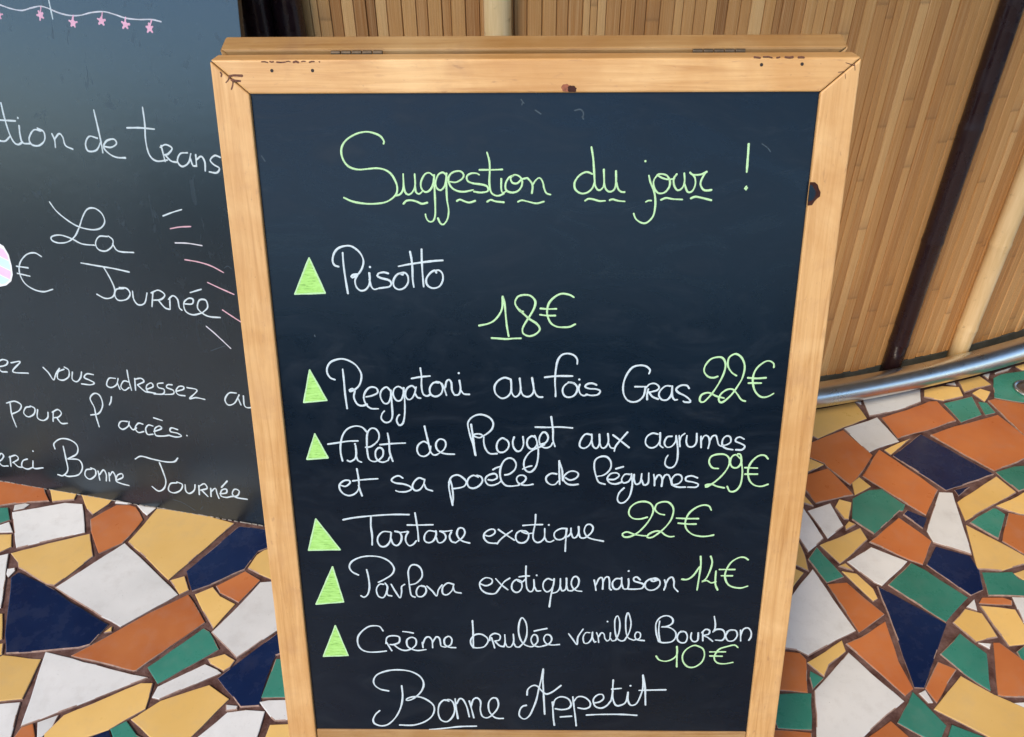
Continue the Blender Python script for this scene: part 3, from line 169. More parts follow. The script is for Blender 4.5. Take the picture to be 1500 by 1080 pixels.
["O",[[0.5668,0.9247],[0.6022,0.9278],[0.6439,0.859],[0.5866,0.8226]]],
["G",[[0.7367,0.9724],[0.7563,0.9551],[0.8047,0.8925],[0.7433,0.8423],[0.6753,0.9228]]],
["N",[[0.6541,0.9202],[0.742,0.8378],[0.6526,0.7188],[0.6371,0.7198]]],
["O",[[0.5563,0.8012],[0.5859,0.8132],[0.6395,0.8444],[0.6308,0.766],[0.6345,0.7176],[0.6169,0.7055]]],
["W",[[0.5544,0.7845],[0.6111,0.6961],[0.5234,0.6365],[0.4869,0.6137],[0.4484,0.6141],[0.4758,0.715]]],
["Y",[[0.4804,0.766],[0.5518,0.8074],[0.551,0.7861],[0.5151,0.7613],[0.5003,0.7399]]],
["G",[[0.4806,0.7501],[0.4981,0.7371],[0.4742,0.7178],[0.4757,0.7387]]],
["O",[[0.4322,0.7888],[0.4741,0.7838],[0.4809,0.7719],[0.4648,0.7118],[0.4127,0.7184]]],
["G",[[0.418,0.7101],[0.4703,0.711],[0.4518,0.6509],[0.4016,0.6538],[0.3985,0.6848]]],
["O",[[0.3942,0.6514],[0.4502,0.6459],[0.4387,0.6094],[0.3781,0.6099]]],
["O",[[0.5277,0.6352],[0.5771,0.6637],[0.5965,0.6346],[0.5691,0.6082],[0.5179,0.6087]]],
["G",[[0.6309,0.7122],[0.6588,0.6553],[0.6409,0.6342],[0.6201,0.6356],[0.5864,0.661]]],
["G",[[0.6674,0.6565],[0.716,0.6323],[0.6918,0.6119],[0.6358,0.6124]]],
["W",[[0.6397,0.7094],[0.652,0.7147],[0.655,0.693],[0.6474,0.6926]]],
["O",[[0.6947,0.7654],[0.719,0.7506],[0.6921,0.7254],[0.6612,0.693],[0.6538,0.7188]]],
["G",[[0.7052,0.7801],[0.7564,0.8193],[0.782,0.7793],[0.755,0.7124],[0.7265,0.7448]]],
["Y",[[0.72,0.7392],[0.7578,0.7055],[0.8167,0.6679],[0.7889,0.6183],[0.7271,0.6261],[0.6516,0.6825]]],
["W",[[0.7923,0.8723],[0.8142,0.889],[0.8076,0.8639]]],
["Y",[[0.7546,0.8416],[0.788,0.8691],[0.8134,0.8589],[0.8164,0.8109],[0.7748,0.8021]]],
["O",[[0.8185,0.8805],[0.8298,0.8922],[0.866,0.8919],[0.8792,0.8849],[0.8748,0.8765]]],
["Y",[[0.8174,0.8754],[0.8751,0.8665],[0.8741,0.8339],[0.8795,0.7995],[0.8263,0.7939]]],
["W",[[0.8836,0.8934],[0.931,0.8929],[0.8897,0.818],[0.8749,0.8403]]],
["W",[[0.778,0.8005],[0.7997,0.7988],[0.7917,0.7882]]],
["O",[[0.8031,0.8002],[0.8136,0.8001],[0.8356,0.7669],[0.8636,0.7521],[0.8342,0.6994],[0.7713,0.7027],[0.7628,0.7055]]],
["G",[[0.8338,0.7833],[0.8533,0.7952],[0.8795,0.7995],[0.8566,0.7579],[0.833,0.7669]]],
["W",[[0.7781,0.6919],[0.8229,0.6968],[0.8056,0.6654],[0.7862,0.6747]]]]
TRIANGLES = [[[757,1842],[894,2213],[573,2225]],[[658,3029],[818,3381],[562,3405]],[[653,3758],[777,4052],[538,4070]],[[575,4793],[829,5200],[456,5209]],[[719,5410],[817,5897],[480,5932]],[[690,6213],[816,6650],[508,6663]]]
TRIANGLE_BESIDE = ["above the others, beside Risotto","beside Reggatoni","beside filet","beside Tartare","beside Pavlova","beside Crème"]
SMUDGES = [[[3387,455],[3440,445],[3469,476],[3465,521]],[[2881,353],[2908,388]],[[3014,449],[3068,484]],[[380,858],[410,910]],[[2895,378],[2889,403]],[[5174,762],[5229,798],[5262,834]],[[3457,511],[3472,532]],[[742,2654],[747,2673]]]
SCRATCHES = [[[-2481,-275],[-2265,-227],[-2021,-97]],[[-1202,-3654],[-1048,-3727],[-897,-3791]],[[-739,-1797],[-714,-1785]],[[-959,-1782],[-922,-1780]],[[-976,-3160],[-971,-3143]],[[-1445,-1697],[-1408,-1691]],[[-1894,-142],[-1831,-219]],[[-745,-5231],[-671,-5280],[-602,-5236]]]
STARS = [[[-3399,-9050],[-3357,-9180]],[[-2841,-8967],[-2809,-9071]],[[-2331,-9011],[-2291,-9132]],[[-1926,-8975],[-1901,-9078]],[[-1516,-8940],[-1461,-9061]],[[-4161,-9035],[-4114,-9172]]]
BALLOON = [[-5730,-4987],[-5472,-5215],[-5225,-5278],[-5091,-5210],[-5026,-5055],[-5018,-4852],[-5041,-4678],[-5105,-4550],[-5235,-4456],[-5382,-4415],[-5617,-4415],[-5801,-4530],[-5831,-4771]]

# ------------------------------------------------------------------ camera, sky, sun
scene = bpy.context.scene
col = scene.collection
cam_d = bpy.data.cameras.new("camera")
cam = bpy.data.objects.new("camera", cam_d)
col.objects.link(cam)
cam_d.sensor_width = 36.0
cam_d.lens = 27.6
cam_d.clip_start = 0.02
cam_d.clip_end = 2000
rot = Matrix(GEO["cam"])
cam.matrix_world = Matrix.Translation((0, 0, GEO["CH"])) @ rot.to_4x4()
scene.camera = cam

SUN_EL, SUN_AZ = 45.0, 214.0          # elevation, compass bearing (0 = +Y, clockwise) in degrees
world = bpy.data.worlds.new("World")
scene.world = world
world.use_nodes = True
wn = world.node_tree
for nd in list(wn.nodes):
    wn.nodes.remove(nd)
sky = wn.nodes.new("ShaderNodeTexSky")
sky.sky_type = 'NISHITA'
sky.sun_disc = False
sky.sun_elevation = radians(SUN_EL)
sky.sun_rotation = radians(SUN_AZ)
sky.air_density = 1.0
sky.dust_density = 0.0
sky.ozone_density = 3.0
bg = wn.nodes.new("ShaderNodeBackground")
bg.inputs['Strength'].default_value = 0.15
wo = wn.nodes.new("ShaderNodeOutputWorld")
wn.links.new(sky.outputs[0], bg.inputs['Color'])
wn.links.new(bg.outputs[0], wo.inputs['Surface'])

sun_d = bpy.data.lights.new("sun", 'SUN')
sun_d.energy = 1.7
sun_d.angle = radians(20)
sun_d.color = (1.0, 0.83, 0.63)
sun = bpy.data.objects.new("sun", sun_d)
col.objects.link(sun)
sd = Vector((sin(radians(SUN_AZ)) * cos(radians(SUN_EL)), cos(radians(SUN_AZ)) * cos(radians(SUN_EL)), sin(radians(SUN_EL))))
sun.rotation_euler = sd.to_track_quat('Z', 'Y').to_euler()

vs = scene.view_settings
vs.view_transform = 'Standard'
vs.look = 'None'
vs.exposure = 1.22
vs.gamma = 1.0
vs.use_curve_mapping = False

rnd = random.Random(7)

# ------------------------------------------------------------------ helpers
def new_mat(name, rough=0.5, spec=0.5, metal=0.0):
    m = bpy.data.materials.new(name)
    m.use_nodes = True
    nt = m.node_tree
    b = nt.nodes['Principled BSDF']
    b.inputs['Roughness'].default_value = rough
    b.inputs['Specular IOR Level'].default_value = spec
    b.inputs['Metallic'].default_value = metal
    return m, nt, b

def node(nt, kind, **kw):
    n_ = nt.nodes.new(kind)
    for k, v in kw.items():
        setattr(n_, k, v)
    return n_

def coords(nt, scale=(1, 1, 1), use='Object', offset_random=False):
    tc = node(nt, "ShaderNodeTexCoord")
    mp = node(nt, "ShaderNodeMapping")
    mp.inputs['Scale'].default_value = scale
    nt.links.new(tc.outputs[use], mp.inputs['Vector'])
    if offset_random:
        oi = node(nt, "ShaderNodeObjectInfo")
        ml = node(nt, "ShaderNodeMath", operation='MULTIPLY')
        ml.inputs[1].default_value = 37.0
        nt.links.new(oi.outputs['Random'], ml.inputs[0])
        nt.links.new(ml.outputs[0], mp.inputs['Location'])
    return mp.outputs['Vector']

def noise(nt, vec, scale, detail=4, rough=0.55, dist=0.0):
    n_ = node(nt, "ShaderNodeTexNoise")
    n_.inputs['Scale'].default_value = scale
    n_.inputs['Detail'].default_value = detail
    n_.inputs['Roughness'].default_value = rough
    n_.inputs['Distortion'].default_value = dist
    nt.links.new(vec, n_.inputs['Vector'])
    return n_.outputs['Fac']

def ramp(nt, fac, stops):
    r = node(nt, "ShaderNodeValToRGB")
    el = r.color_ramp.elements
    while len(el) < len(stops):
        el.new(0.5)
    for e, (p, c) in zip(el, stops):
        e.position = p
        e.color = (c[0], c[1], c[2], 1) if not isinstance(c, (int, float)) else (c, c, c, 1)
    nt.links.new(fac, r.inputs['Fac'])
    return r.outputs['Color']

def mix(nt, fac, a, b, mode='MIX'):
    m_ = node(nt, "ShaderNodeMix", data_type='RGBA', blend_type=mode)
    for sock, v in ((m_.inputs['Factor'], fac), (m_.inputs[6], a), (m_.inputs[7], b)):
        if isinstance(v, (int, float)):
            sock.default_value = v
        elif isinstance(v, tuple):
            sock.default_value = (v[0], v[1], v[2], 1)
        else:
            nt.links.new(v, sock)
    return m_.outputs[2]

def bump(nt, b, h, strength=0.3, dist=0.002):
    bp = node(nt, "ShaderNodeBump")
    bp.inputs['Strength'].default_value = strength
    bp.inputs['Distance'].default_value = dist
    nt.links.new(h, bp.inputs['Height'])
    nt.links.new(bp.outputs[0], b.inputs['Normal'])

def mapr(nt, v, a, b_, c, d):
    m_ = node(nt, "ShaderNodeMapRange")
    for i, x in enumerate((a, b_, c, d)):
        m_.inputs[i + 1].default_value = x
    nt.links.new(v, m_.inputs[0])
    return m_.outputs[0]

def mesh_obj(name, verts, faces, mat, parent=None, smooth=False, mats=None, midx=None):
    me = bpy.data.meshes.new(name)
    me.from_pydata([tuple(v) for v in verts], [], faces)
    if mats:
        for m_ in mats:
            me.materials.append(m_)
        if midx:
            me.polygons.foreach_set('material_index', midx)
    elif mat:
        me.materials.append(mat)
    if smooth:
        me.polygons.foreach_set('use_smooth', [True] * len(me.polygons))
    me.update()
    o = bpy.data.objects.new(name, me)
    col.objects.link(o)
    if parent:
        o.parent = parent
    return o

def empty(name, loc):
    o = bpy.data.objects.new(name, None)
    o.location = loc
    o.empty_display_size = 0.1
    col.objects.link(o)
    return o

def tag(o, label=None, cat=None, group=None, kind=None):
    for k, v in (('label', label), ('category', cat), ('group', group), ('kind', kind)):
        if v:
            o[k] = v
    return o

def bevel(o, w, seg=2):
    m_ = o.modifiers.new("bevel", 'BEVEL')
    m_.width = w
    m_.segments = seg
    m_.limit_method = 'ANGLE'
    m_.angle_limit = radians(40)
    return o

def prism(poly, z0, z1):
    """poly is a list of (x, y); extruded along z"""
    n_ = len(poly)
    v = [(x, y, z0) for x, y in poly] + [(x, y, z1) for x, y in poly]
    f = [tuple(range(n_))[::-1], tuple(range(n_, 2 * n_))]
    f += [(i, (i + 1) % n_, n_ + (i + 1) % n_, n_ + i) for i in range(n_)]
    area = sum(poly[i][0] * poly[(i + 1) % n_][1] - poly[(i + 1) % n_][0] * poly[i][1] for i in range(n_))
    if (area < 0) != (z1 < z0):
        f = [t[::-1] for t in f]
    return v, f

def lathe(profile, seg=24, cap=True):
    """profile: list of (r, z)"""
    v, f = [], []
    for r, z in profile:
        for i in range(seg):
            a = 2 * pi * i / seg
            v.append((r * cos(a), r * sin(a), z))
    for j in range(len(profile) - 1):
        for i in range(seg):
            a, b_ = j * seg + i, j * seg + (i + 1) % seg
            f.append((a, b_, b_ + seg, a + seg))
    if cap:
        f.append(tuple(range(seg))[::-1])
        f.append(tuple(range((len(profile) - 1) * seg, len(profile) * seg)))
    return v, f

# ------------------------------------------------------------------ materials
def plain(name, c, rough=0.5, spec=0.5, metal=0.0, var=0.0, sc=20):
    m, nt, b = new_mat(name, rough, spec, metal)
    if var:
        v = coords(nt)
        f = noise(nt, v, sc, 5, 0.65)
        nt.links.new(mix(nt, mapr(nt, f, 0.3, 0.7, 0, 1), tuple(x * (1 - var) for x in c), tuple(min(1, x * (1 + var)) for x in c)), b.inputs['Base Color'])
    else:
        b.inputs['Base Color'].default_value = (*c, 1)
    return m
def tile_mat(name, c1, c2, rough, speck, dirt=0.2):
    m, nt, b = new_mat(name, rough, 0.4)
    v = coords(nt, offset_random=True)
    f1 = noise(nt, v, 9, 3)
    oi = node(nt, "ShaderNodeObjectInfo")
    base = mix(nt, mapr(nt, f1, 0.3, 0.7, 0, 1), c1, c2)
    hsv = node(nt, "ShaderNodeHueSaturation")
    nt.links.new(base, hsv.inputs['Color'])
    nt.links.new(mapr(nt, oi.outputs['Random'], 0, 1, 0.86, 1.1), hsv.inputs['Value'])
    f2 = noise(nt, v, 260, 3, 0.7)
    c = mix(nt, mapr(nt, f2, 0.66, 0.8, 0, speck), hsv.outputs[0], (0.10, 0.085, 0.07))
    f3 = noise(nt, v, 34, 5, 0.65)
    c = mix(nt, mapr(nt, f3, 0.5, 0.85, 0, dirt), c, (0.32, 0.28, 0.24))
    nt.links.new(c, b.inputs['Base Color'])
    nt.links.new(mapr(nt, f3, 0.3, 0.75, rough - 0.06, rough + 0.2), b.inputs['Roughness'])
    bump(nt, b, noise(nt, v, 22, 3), 0.12, 0.003)
    return m
TILE = {
    'W': tile_mat("white_tile", (0.62, 0.625, 0.60), (0.72, 0.72, 0.69), 0.34, 0.6, 0.3),
    'Y': tile_mat("yellow_tile", (0.68, 0.43, 0.13), (0.74, 0.49, 0.17), 0.32, 0.3),
    'O': tile_mat("orange_tile", (0.41, 0.120, 0.036), (0.49, 0.165, 0.052), 0.32, 0.3),
    'N': tile_mat("navy_tile", (0.004, 0.012, 0.050), (0.007, 0.019, 0.066), 0.2, 0.1, 0.05),
    'G': tile_mat("green_tile", (0.032, 0.175, 0.125), (0.048, 0.235, 0.170), 0.26, 0.2, 0.12),
}
KEYS = ['W', 'Y', 'O', 'N', 'G']

BISCUIT = plain("tile_biscuit", (0.34, 0.23, 0.18), 0.8, 0.2, 0, 0.35, 120)
m, nt, b = new_mat("grout", 0.9, 0.2)
v = coords(nt, use='Object')
nt.links.new(mix(nt, mapr(nt, noise(nt, v, 30, 6, 0.7), 0.35, 0.7, 0, 1), (0.055, 0.022, 0.017), (0.19, 0.115, 0.10)), b.inputs['Base Color'])
bump(nt, b, noise(nt, v, 250, 4), 0.6, 0.002)
GROUT = m

m, nt, b = new_mat("paving_beyond", 0.85, 0.3)
v = coords(nt)
nt.links.new(ramp(nt, noise(nt, v, 3, 6), [(0.3, (0.04, 0.042, 0.045)), (0.7, (0.075, 0.075, 0.075))]), b.inputs['Base Color'])
PAVING = m

def wood_mat(name, grain, dark=1.0):
    m, nt, b = new_mat(name, 0.42, 0.4)
    # grain axis is x (rails) or y (stiles) of the leaf
    sc = (1, 20, 20) if grain == 'x' else (20, 1, 20)
    v = coords(nt, scale=sc)
    f = noise(nt, v, 7, 6, 0.6, 1.2)
    c = ramp(nt, f, [(0.25, (0.42 * dark, 0.205 * dark, 0.062 * dark)), (0.48, (0.57 * dark, 0.320 * dark, 0.118 * dark)), (0.75, (0.69 * dark, 0.425 * dark, 0.182 * dark))])
    sc2 = (1, 40, 40) if grain == 'x' else (40, 1, 40)
    v2 = coords(nt, scale=sc2)
    f2 = noise(nt, v2, 16, 5, 0.7, 0.4)
    c = mix(nt, mapr(nt, f2, 0.52, 0.75, 0, 0.42), c, (0.42 * dark, 0.22 * dark, 0.09 * dark))
    v3 = coords(nt)
    f3 = noise(nt, v3, 24, 4, 0.6, 0.5)
    c = mix(nt, mapr(nt, f3, 0.52, 0.8, 0, 0.5), c, (0.36 * dark, 0.19 * dark, 0.09 * dark))
    f6 = noise(nt, v3, 9, 3, 0.5, 0.8)
    c = mix(nt, mapr(nt, f6, 0.45, 0.75, 0, 0.4), c, (0.80 * dark, 0.54 * dark, 0.26 * dark))
    f8 = noise(nt, v3, 5.5, 5, 0.6, 1.0)
    c = mix(nt, mapr(nt, f8, 0.44, 0.66, 0, 0.62), c, (0.48 * dark, 0.235 * dark, 0.068 * dark))
    f7 = noise(nt, coords(nt, scale=(1, 4, 4) if grain == 'x' else (4, 1, 4)), 55, 3, 0.6, 0.6)
    c = mix(nt, mapr(nt, f7, 0.63, 0.74, 0, 0.45), c, (0.30 * dark, 0.15 * dark, 0.07 * dark))
    f4 = noise(nt, v3, 420, 2, 0.5)
    c = mix(nt, mapr(nt, f4, 0.70, 0.78, 0, 0.5), c, (0.20, 0.11, 0.06))
    nt.links.new(c, b.inputs['Base Color'])
    nt.links.new(mapr(nt, f3, 0.3, 0.7, 0.34, 0.55), b.inputs['Roughness'])
    bump(nt, b, f2, 0.25, 0.0008)
    return m
WOOD_X = wood_mat("pine_rail", 'x')
WOOD_Y = wood_mat("pine_stile", 'y')
WOOD_B = wood_mat("aged_pine", 'x', 0.62)
WOOD_BY = wood_mat("aged_pine_stile", 'y', 0.72)

KNOT = plain("knot", (0.045, 0.013, 0.008), 0.7, 0.2, 0, 0.5, 90)
HOLE = plain("screw_hole", (0.02, 0.012, 0.01), 0.8)
SPLIT = plain("split_wood", (0.12, 0.05, 0.03), 0.8, 0.3, 0, 0.5, 300)
BRASS = plain("dull_hinge_metal", (0.12, 0.09, 0.06), 0.6, 0.5, 0.8, 0.3, 90)

# main chalkboard: dark blue-black slate paint, faintly smeared
m, nt, b = new_mat("slate_paint", 0.3, 0.30)
v = coords(nt)
f = noise(nt, v, 5, 5, 0.6, 0.6)
c = mix(nt, mapr(nt, f, 0.35, 0.7, 0, 1), (0.0008, 0.0045, 0.0105), (0.0014, 0.0070, 0.0150))
f2 = noise(nt, coords(nt, scale=(1.4, 4, 1)), 12, 6, 0.7, 1.5)
c = mix(nt, mapr(nt, f2, 0.58, 0.85, 0, 0.06), c, (0.16, 0.18, 0.19))
f9 = noise(nt, coords(nt, scale=(1, 2.2, 1)), 7, 7, 0.72, 2.2)
c = mix(nt, mapr(nt, f9, 0.52, 0.80, 0, 0.035), c, (0.20, 0.24, 0.27))
nt.links.new(c, b.inputs['Base Color'])
nt.links.new(mapr(nt, f9, 0.35, 0.7, 0.24, 0.38), b.inputs['Roughness'])
bump(nt, b, noise(nt, v, 130, 3), 0.10, 0.0006)
SLATE = m

# big board on the left: greyer, stained and scuffed
m, nt, b = new_mat("scuffed_slate_paint", 0.4, 0.8)
b.inputs["IOR"].default_value = 1.52
b.inputs["Specular Tint"].default_value = (0.80, 0.92, 1.0, 1)
v = coords(nt)
f = noise(nt, v, 4, 5, 0.6, 0.6)
c = mix(nt, mapr(nt, f, 0.35, 0.7, 0, 1), (0.003, 0.006, 0.009), (0.007, 0.011, 0.015))
f2 = noise(nt, coords(nt, scale=(1.15, 1, 1)), 30, 5, 0.66, 0.2)
spot = mapr(nt, f2, 0.62, 0.76, 0, 0.6)
c = mix(nt, spot, c, (0.006, 0.007, 0.008))
f3 = noise(nt, coords(nt, scale=(7, 1.6, 1)), 9, 4, 0.65, 1.2)
drip = mapr(nt, f3, 0.64, 0.74, 0, 0.7)
c = mix(nt, drip, c, (0.004, 0.005, 0.007))
f4 = noise(nt, v, 70, 5, 0.7)
c = mix(nt, mapr(nt, f4, 0.55, 0.85, 0, 0.05), c, (0.2, 0.22, 0.23))
nt.links.new(c, b.inputs['Base Color'])
rr = node(nt, "ShaderNodeMath", operation='MAXIMUM')
nt.links.new(spot, rr.inputs[0]); nt.links.new(drip, rr.inputs[1])
nt.links.new(mapr(nt, rr.outputs[0], 0, 1, 0.27, 0.5), b.inputs['Roughness'])
bump(nt, b, noise(nt, v, 60, 4), 0.15, 0.0008)
SLATE_L = m

def chalk(name, c, strong=0.25):
    m, nt, b = new_mat(name, 0.75, 0.25)
    v = coords(nt)
    f = noise(nt, v, 160, 4, 0.7)
    f2 = noise(nt, v, 1100, 2, 0.6)
    cc = mix(nt, mapr(nt, f, 0.35, 0.75, 0, strong), c, tuple(x * 0.55 for x in c))
    cc = mix(nt, mapr(nt, f2, 0.52, 0.70, 0, strong * 1.9), cc, tuple(x * 0.25 + 0.01 for x in c))
    f3 = noise(nt, v, 38, 3, 0.6)
    cc = mix(nt, mapr(nt, f3, 0.45, 0.75, 0, strong * 1.2), cc, tuple(x * 0.6 for x in c))
    nt.links.new(cc, b.inputs['Base Color'])
    return m
CH = {
    'white': chalk("white_chalk_pen", (0.57, 0.66, 0.68)),
    'lime': chalk("lime_chalk_pen", (0.47, 0.72, 0.38)),
    'pink': chalk("pink_chalk_pen", (0.66, 0.40, 0.45)),
    'pinkstar': chalk("pink_star_chalk", (0.80, 0.44, 0.56)),
    'pale': chalk("pale_chalk_pen", (0.62, 0.62, 0.66)),
    'faint': chalk("faint_chalk_smudge", (0.055, 0.08, 0.10), 0.5),
    'mint': chalk("mint_chalk_fill", (0.55, 0.78, 0.78), 0.1),
    'rose': chalk("rose_chalk_fill", (0.82, 0.52, 0.70), 0.1),
    'snow': chalk("white_chalk_fill", (0.80, 0.82, 0.84), 0.1),
}

m, nt, b = new_mat("green_chalk_hatching", 0.75, 0.25)
tc_ = node(nt, "ShaderNodeTexCoord")
mp_ = node(nt, "ShaderNodeMapping")
mp_.inputs['Rotation'].default_value = (0, 0, radians(-38))
mp_.inputs['Scale'].default_value = (1, 7, 1)
nt.links.new(tc_.outputs['Object'], mp_.inputs['Vector'])
fh = noise(nt, mp_.outputs['Vector'], 110, 4, 0.6, 0.3)
fg = noise(nt, coords(nt), 300, 3, 0.6)
c = ramp(nt, fh, [(0.28, (0.12, 0.26, 0.07)), (0.42, (0.30, 0.58, 0.13)), (0.62, (0.38, 0.68, 0.19)), (0.8, (0.48, 0.76, 0.30))])
c = mix(nt, mapr(nt, fg, 0.55, 0.8, 0, 0.4), c, (0.16, 0.34, 0.09))
nt.links.new(c, b.inputs['Base Color'])
CH['fill'] = m

# bamboo slats of the bar front
m, nt, b = new_mat("bamboo_slat", 0.5, 0.12)
oi = node(nt, "ShaderNodeObjectInfo")
base = ramp(nt, oi.outputs['Random'], [(0.0, (0.27, 0.115, 0.036)), (0.15, (0.49, 0.228, 0.072)), (0.5, (0.61, 0.315, 0.106)), (0.85, (0.69, 0.38, 0.140)), (1.0, (0.80, 0.49, 0.205))])
vv = coords(nt, scale=(22, 22, 1), offset_random=True)
f = noise(nt, vv, 9, 7, 0.78, 0.5)
c = mix(nt, mapr(nt, f, 0.40, 0.64, 0, 0.8), base, (0.18, 0.080, 0.028))
vs_ = coords(nt, scale=(6, 6, 1), offset_random=True)
f5 = noise(nt, vs_, 5, 4, 0.6)
c = mix(nt, mapr(nt, f5, 0.48, 0.75, 0, 0.6), c, (0.70, 0.47, 0.24))
# nodes of the cane: thin dark lines every so often, at a different height on each slat
tc = node(nt, "ShaderNodeTexCoord")
sp = node(nt, "ShaderNodeSeparateXYZ")
nt.links.new(tc.outputs['Object'], sp.inputs[0])
wob = noise(nt, coords(nt, scale=(60, 60, 3), offset_random=True), 1.0, 2)
a1 = node(nt, "ShaderNodeMath", operation='MULTIPLY_ADD')
nt.links.new(oi.outputs['Random'], a1.inputs[0]); a1.inputs[1].default_value = 13.7
nt.links.new(sp.outputs['Z'], a1.inputs[2])
a2 = node(nt, "ShaderNodeMath", operation='MULTIPLY_ADD')
nt.links.new(wob, a2.inputs[0]); a2.inputs[1].default_value = 0.012
nt.links.new(a1.outputs[0], a2.inputs[2])
a3 = node(nt, "ShaderNodeMath", operation='MODULO')
nt.links.new(a2.outputs[0], a3.inputs[0]); a3.inputs[1].default_value = 0.43
ln = mapr(nt, a3.outputs[0], 0.0, 0.006, 1, 0)
ln2 = node(nt, "ShaderNodeMath", operation='MULTIPLY')
nt.links.new(ln, ln2.inputs[0]); ln2.inputs[1].default_value = 0.32
halo = mapr(nt, a3.outputs[0], 0.004, 0.030, 0.30, 0)
c = mix(nt, halo, c, (0.28, 0.15, 0.07))
c = mix(nt, ln2.outputs[0], c, (0.10, 0.05, 0.025))
nt.links.new(c, b.inputs['Base Color'])
bump(nt, b, f, 0.3, 0.001)
SLAT = m

m, nt, b = new_mat("pale_bamboo_pole", 0.35, 0.45)
v = coords(nt, scale=(14, 14, 1))
f = noise(nt, v, 6, 5, 0.6)
c = ramp(nt, f, [(0.3, (0.60, 0.41, 0.18)), (0.6, (0.74, 0.54, 0.28)), (0.85, (0.82, 0.64, 0.37))])
f2 = noise(nt, coords(nt), 55, 4, 0.6)
c = mix(nt, mapr(nt, f2, 0.62, 0.75, 0, 0.55), c, (0.25, 0.14, 0.06))
nt.links.new(c, b.inputs['Base Color'])
POLE_L = m

m, nt, b = new_mat("black_painted_bamboo", 0.22, 0.5)
v = coords(nt)
f = noise(nt, v, 60, 5, 0.7)
c = mix(nt, mapr(nt, f, 0.68, 0.74, 0, 0.7), (0.017, 0.007, 0.008), (0.19, 0.17, 0.15))
nt.links.new(c, b.inputs['Base Color'])
nt.links.new(mapr(nt, noise(nt, v, 25, 3), 0.3, 0.7, 0.15, 0.4), b.inputs['Roughness'])
bump(nt, b, noise(nt, v, 40, 3), 0.3, 0.002)
POLE_D = m

m, nt, b = new_mat("polished_steel", 0.16, 0.5, 1.0)
b.inputs['Base Color'].default_value = (0.66, 0.66, 0.64, 1)
v = coords(nt)
nt.links.new(mapr(nt, noise(nt, v, 30, 5, 0.7), 0.3, 0.7, 0.26, 0.34), b.inputs['Roughness'])
STEEL = m
SKIRT = plain("dark_skirting", (0.060, 0.066, 0.060), 0.5, 0.4, 0, 0.4, 30)
BACKING = plain("dark_backing", (0.03, 0.018, 0.01), 0.9)
COUNTER = plain("counter_wood", (0.20, 0.10, 0.045), 0.35, 0.5, 0, 0.3, 12)
EDGE = plain("chipped_board_edge", (0.28, 0.25, 0.21), 0.8, 0.3, 0, 0.6, 140)

# ------------------------------------------------------------------ ground and mosaic floor
CX0, CY0, CR = GEO["circ"]
WALL_R = GEO["wallR"]
g = mesh_obj("ground", *prism([(-300, -300), (300, -300), (300, 300), (-300, 300)], -0.06, -0.02), PAVING)
tag(g, kind='structure')
floor = mesh_obj("floor", *prism([(-4.2, -3.2), (4.6, -3.2), (4.6, 3.0), (-4.2, 3.0)], -0.015, -0.0036), GROUT)
tag(floor, kind='structure')

# green block added unseen behind the camera to darken the lower part of
# the reflections in the two chalkboards
added_hedge = mesh_obj("added_hedge", *prism([(-6, -4.1), (7, -4.1), (7, -3.4), (-6, -3.4)], -0.02, 1.05), plain("added_hedge_green", (0.035, 0.055, 0.02), 0.7, 0.3, 0, 0.7, 14))
tag(added_hedge, "dark green block added behind the camera to darken the board reflections", "added_hedge")
# unseen cover added overhead, its outline shaped to cut sky light, more on the right
roof = mesh_obj("added_roof", *prism([(-4.5, 0.0), (0.8, 0.0), (0.8, -3.2), (6.0, -3.2), (6.0, 4.5), (-4.5, 4.5)], 2.55, 2.63), plain("added_roof_canvas", (0.42, 0.38, 0.32), 0.8))
tag(roof, kind='structure')
rear = mesh_obj("added_rear_wall", *prism([(-4.5, 4.35), (6.0, 4.35), (6.0, 4.5), (-4.5, 4.5)], -0.01, 2.55), plain("added_wall_boards", (0.16, 0.10, 0.06), 0.7, 0.3, 0, 0.3, 3))  # unseen wall added behind the bar to cut light and floor reflections from there
tag(rear, kind='structure')

def inside(p, poly):
    x, y = p
    r = False
    n_ = len(poly)
    j = n_ - 1
    for i in range(n_):
        xi, yi = poly[i]; xj, yj = poly[j]
        if (yi > y) != (yj > y) and x < (xj - xi) * (y - yi) / (yj - yi) + xi:
            r = not r
        j = i
    return r

def area_of(p):
    return 0.5 * sum(p[i][0] * p[(i + 1) % len(p)][1] - p[(i + 1) % len(p)][0] * p[i][1] for i in range(len(p)))

def rough_outline(poly, rr, amp=0.0007, step=0.02):
    if area_of(poly) < 0:
        poly = poly[::-1]
    out = []
    n_ = len(poly)
    for i in range(n_):
        a = Vector(poly[i]); b_ = Vector(poly[(i + 1) % n_])
        e = b_ - a
        L = e.length
        if L < 1e-5:
            continue
        nn = Vector((e.y, -e.x)) / L
        k = max(1, min(7, int(L / step)))
        bow = rr.uniform(-1, 1) * min(0.0012, L * 0.012)
        for q in range(k):
            t = q / k
            j = 0 if q == 0 else rr.uniform(-amp, amp) + bow * sin(pi * t)
            out.append(a + e * t + nn * j)
    return out

def inset(poly, dd):
    out = []
    n_ = len(poly)
    for i in range(n_):
        a, p, c_ = poly[i - 1], poly[i], poly[(i + 1) % n_]
        e1 = (p - a).normalized(); e2 = (c_ - p).normalized()
        n1 = Vector((-e1.y, e1.x)); n2 = Vector((-e2.y, e2.x))
        s = n1 + n2
        den = max(0.35, 1 + n1.dot(n2))
        out.append(p + s * (dd / den))
    return out

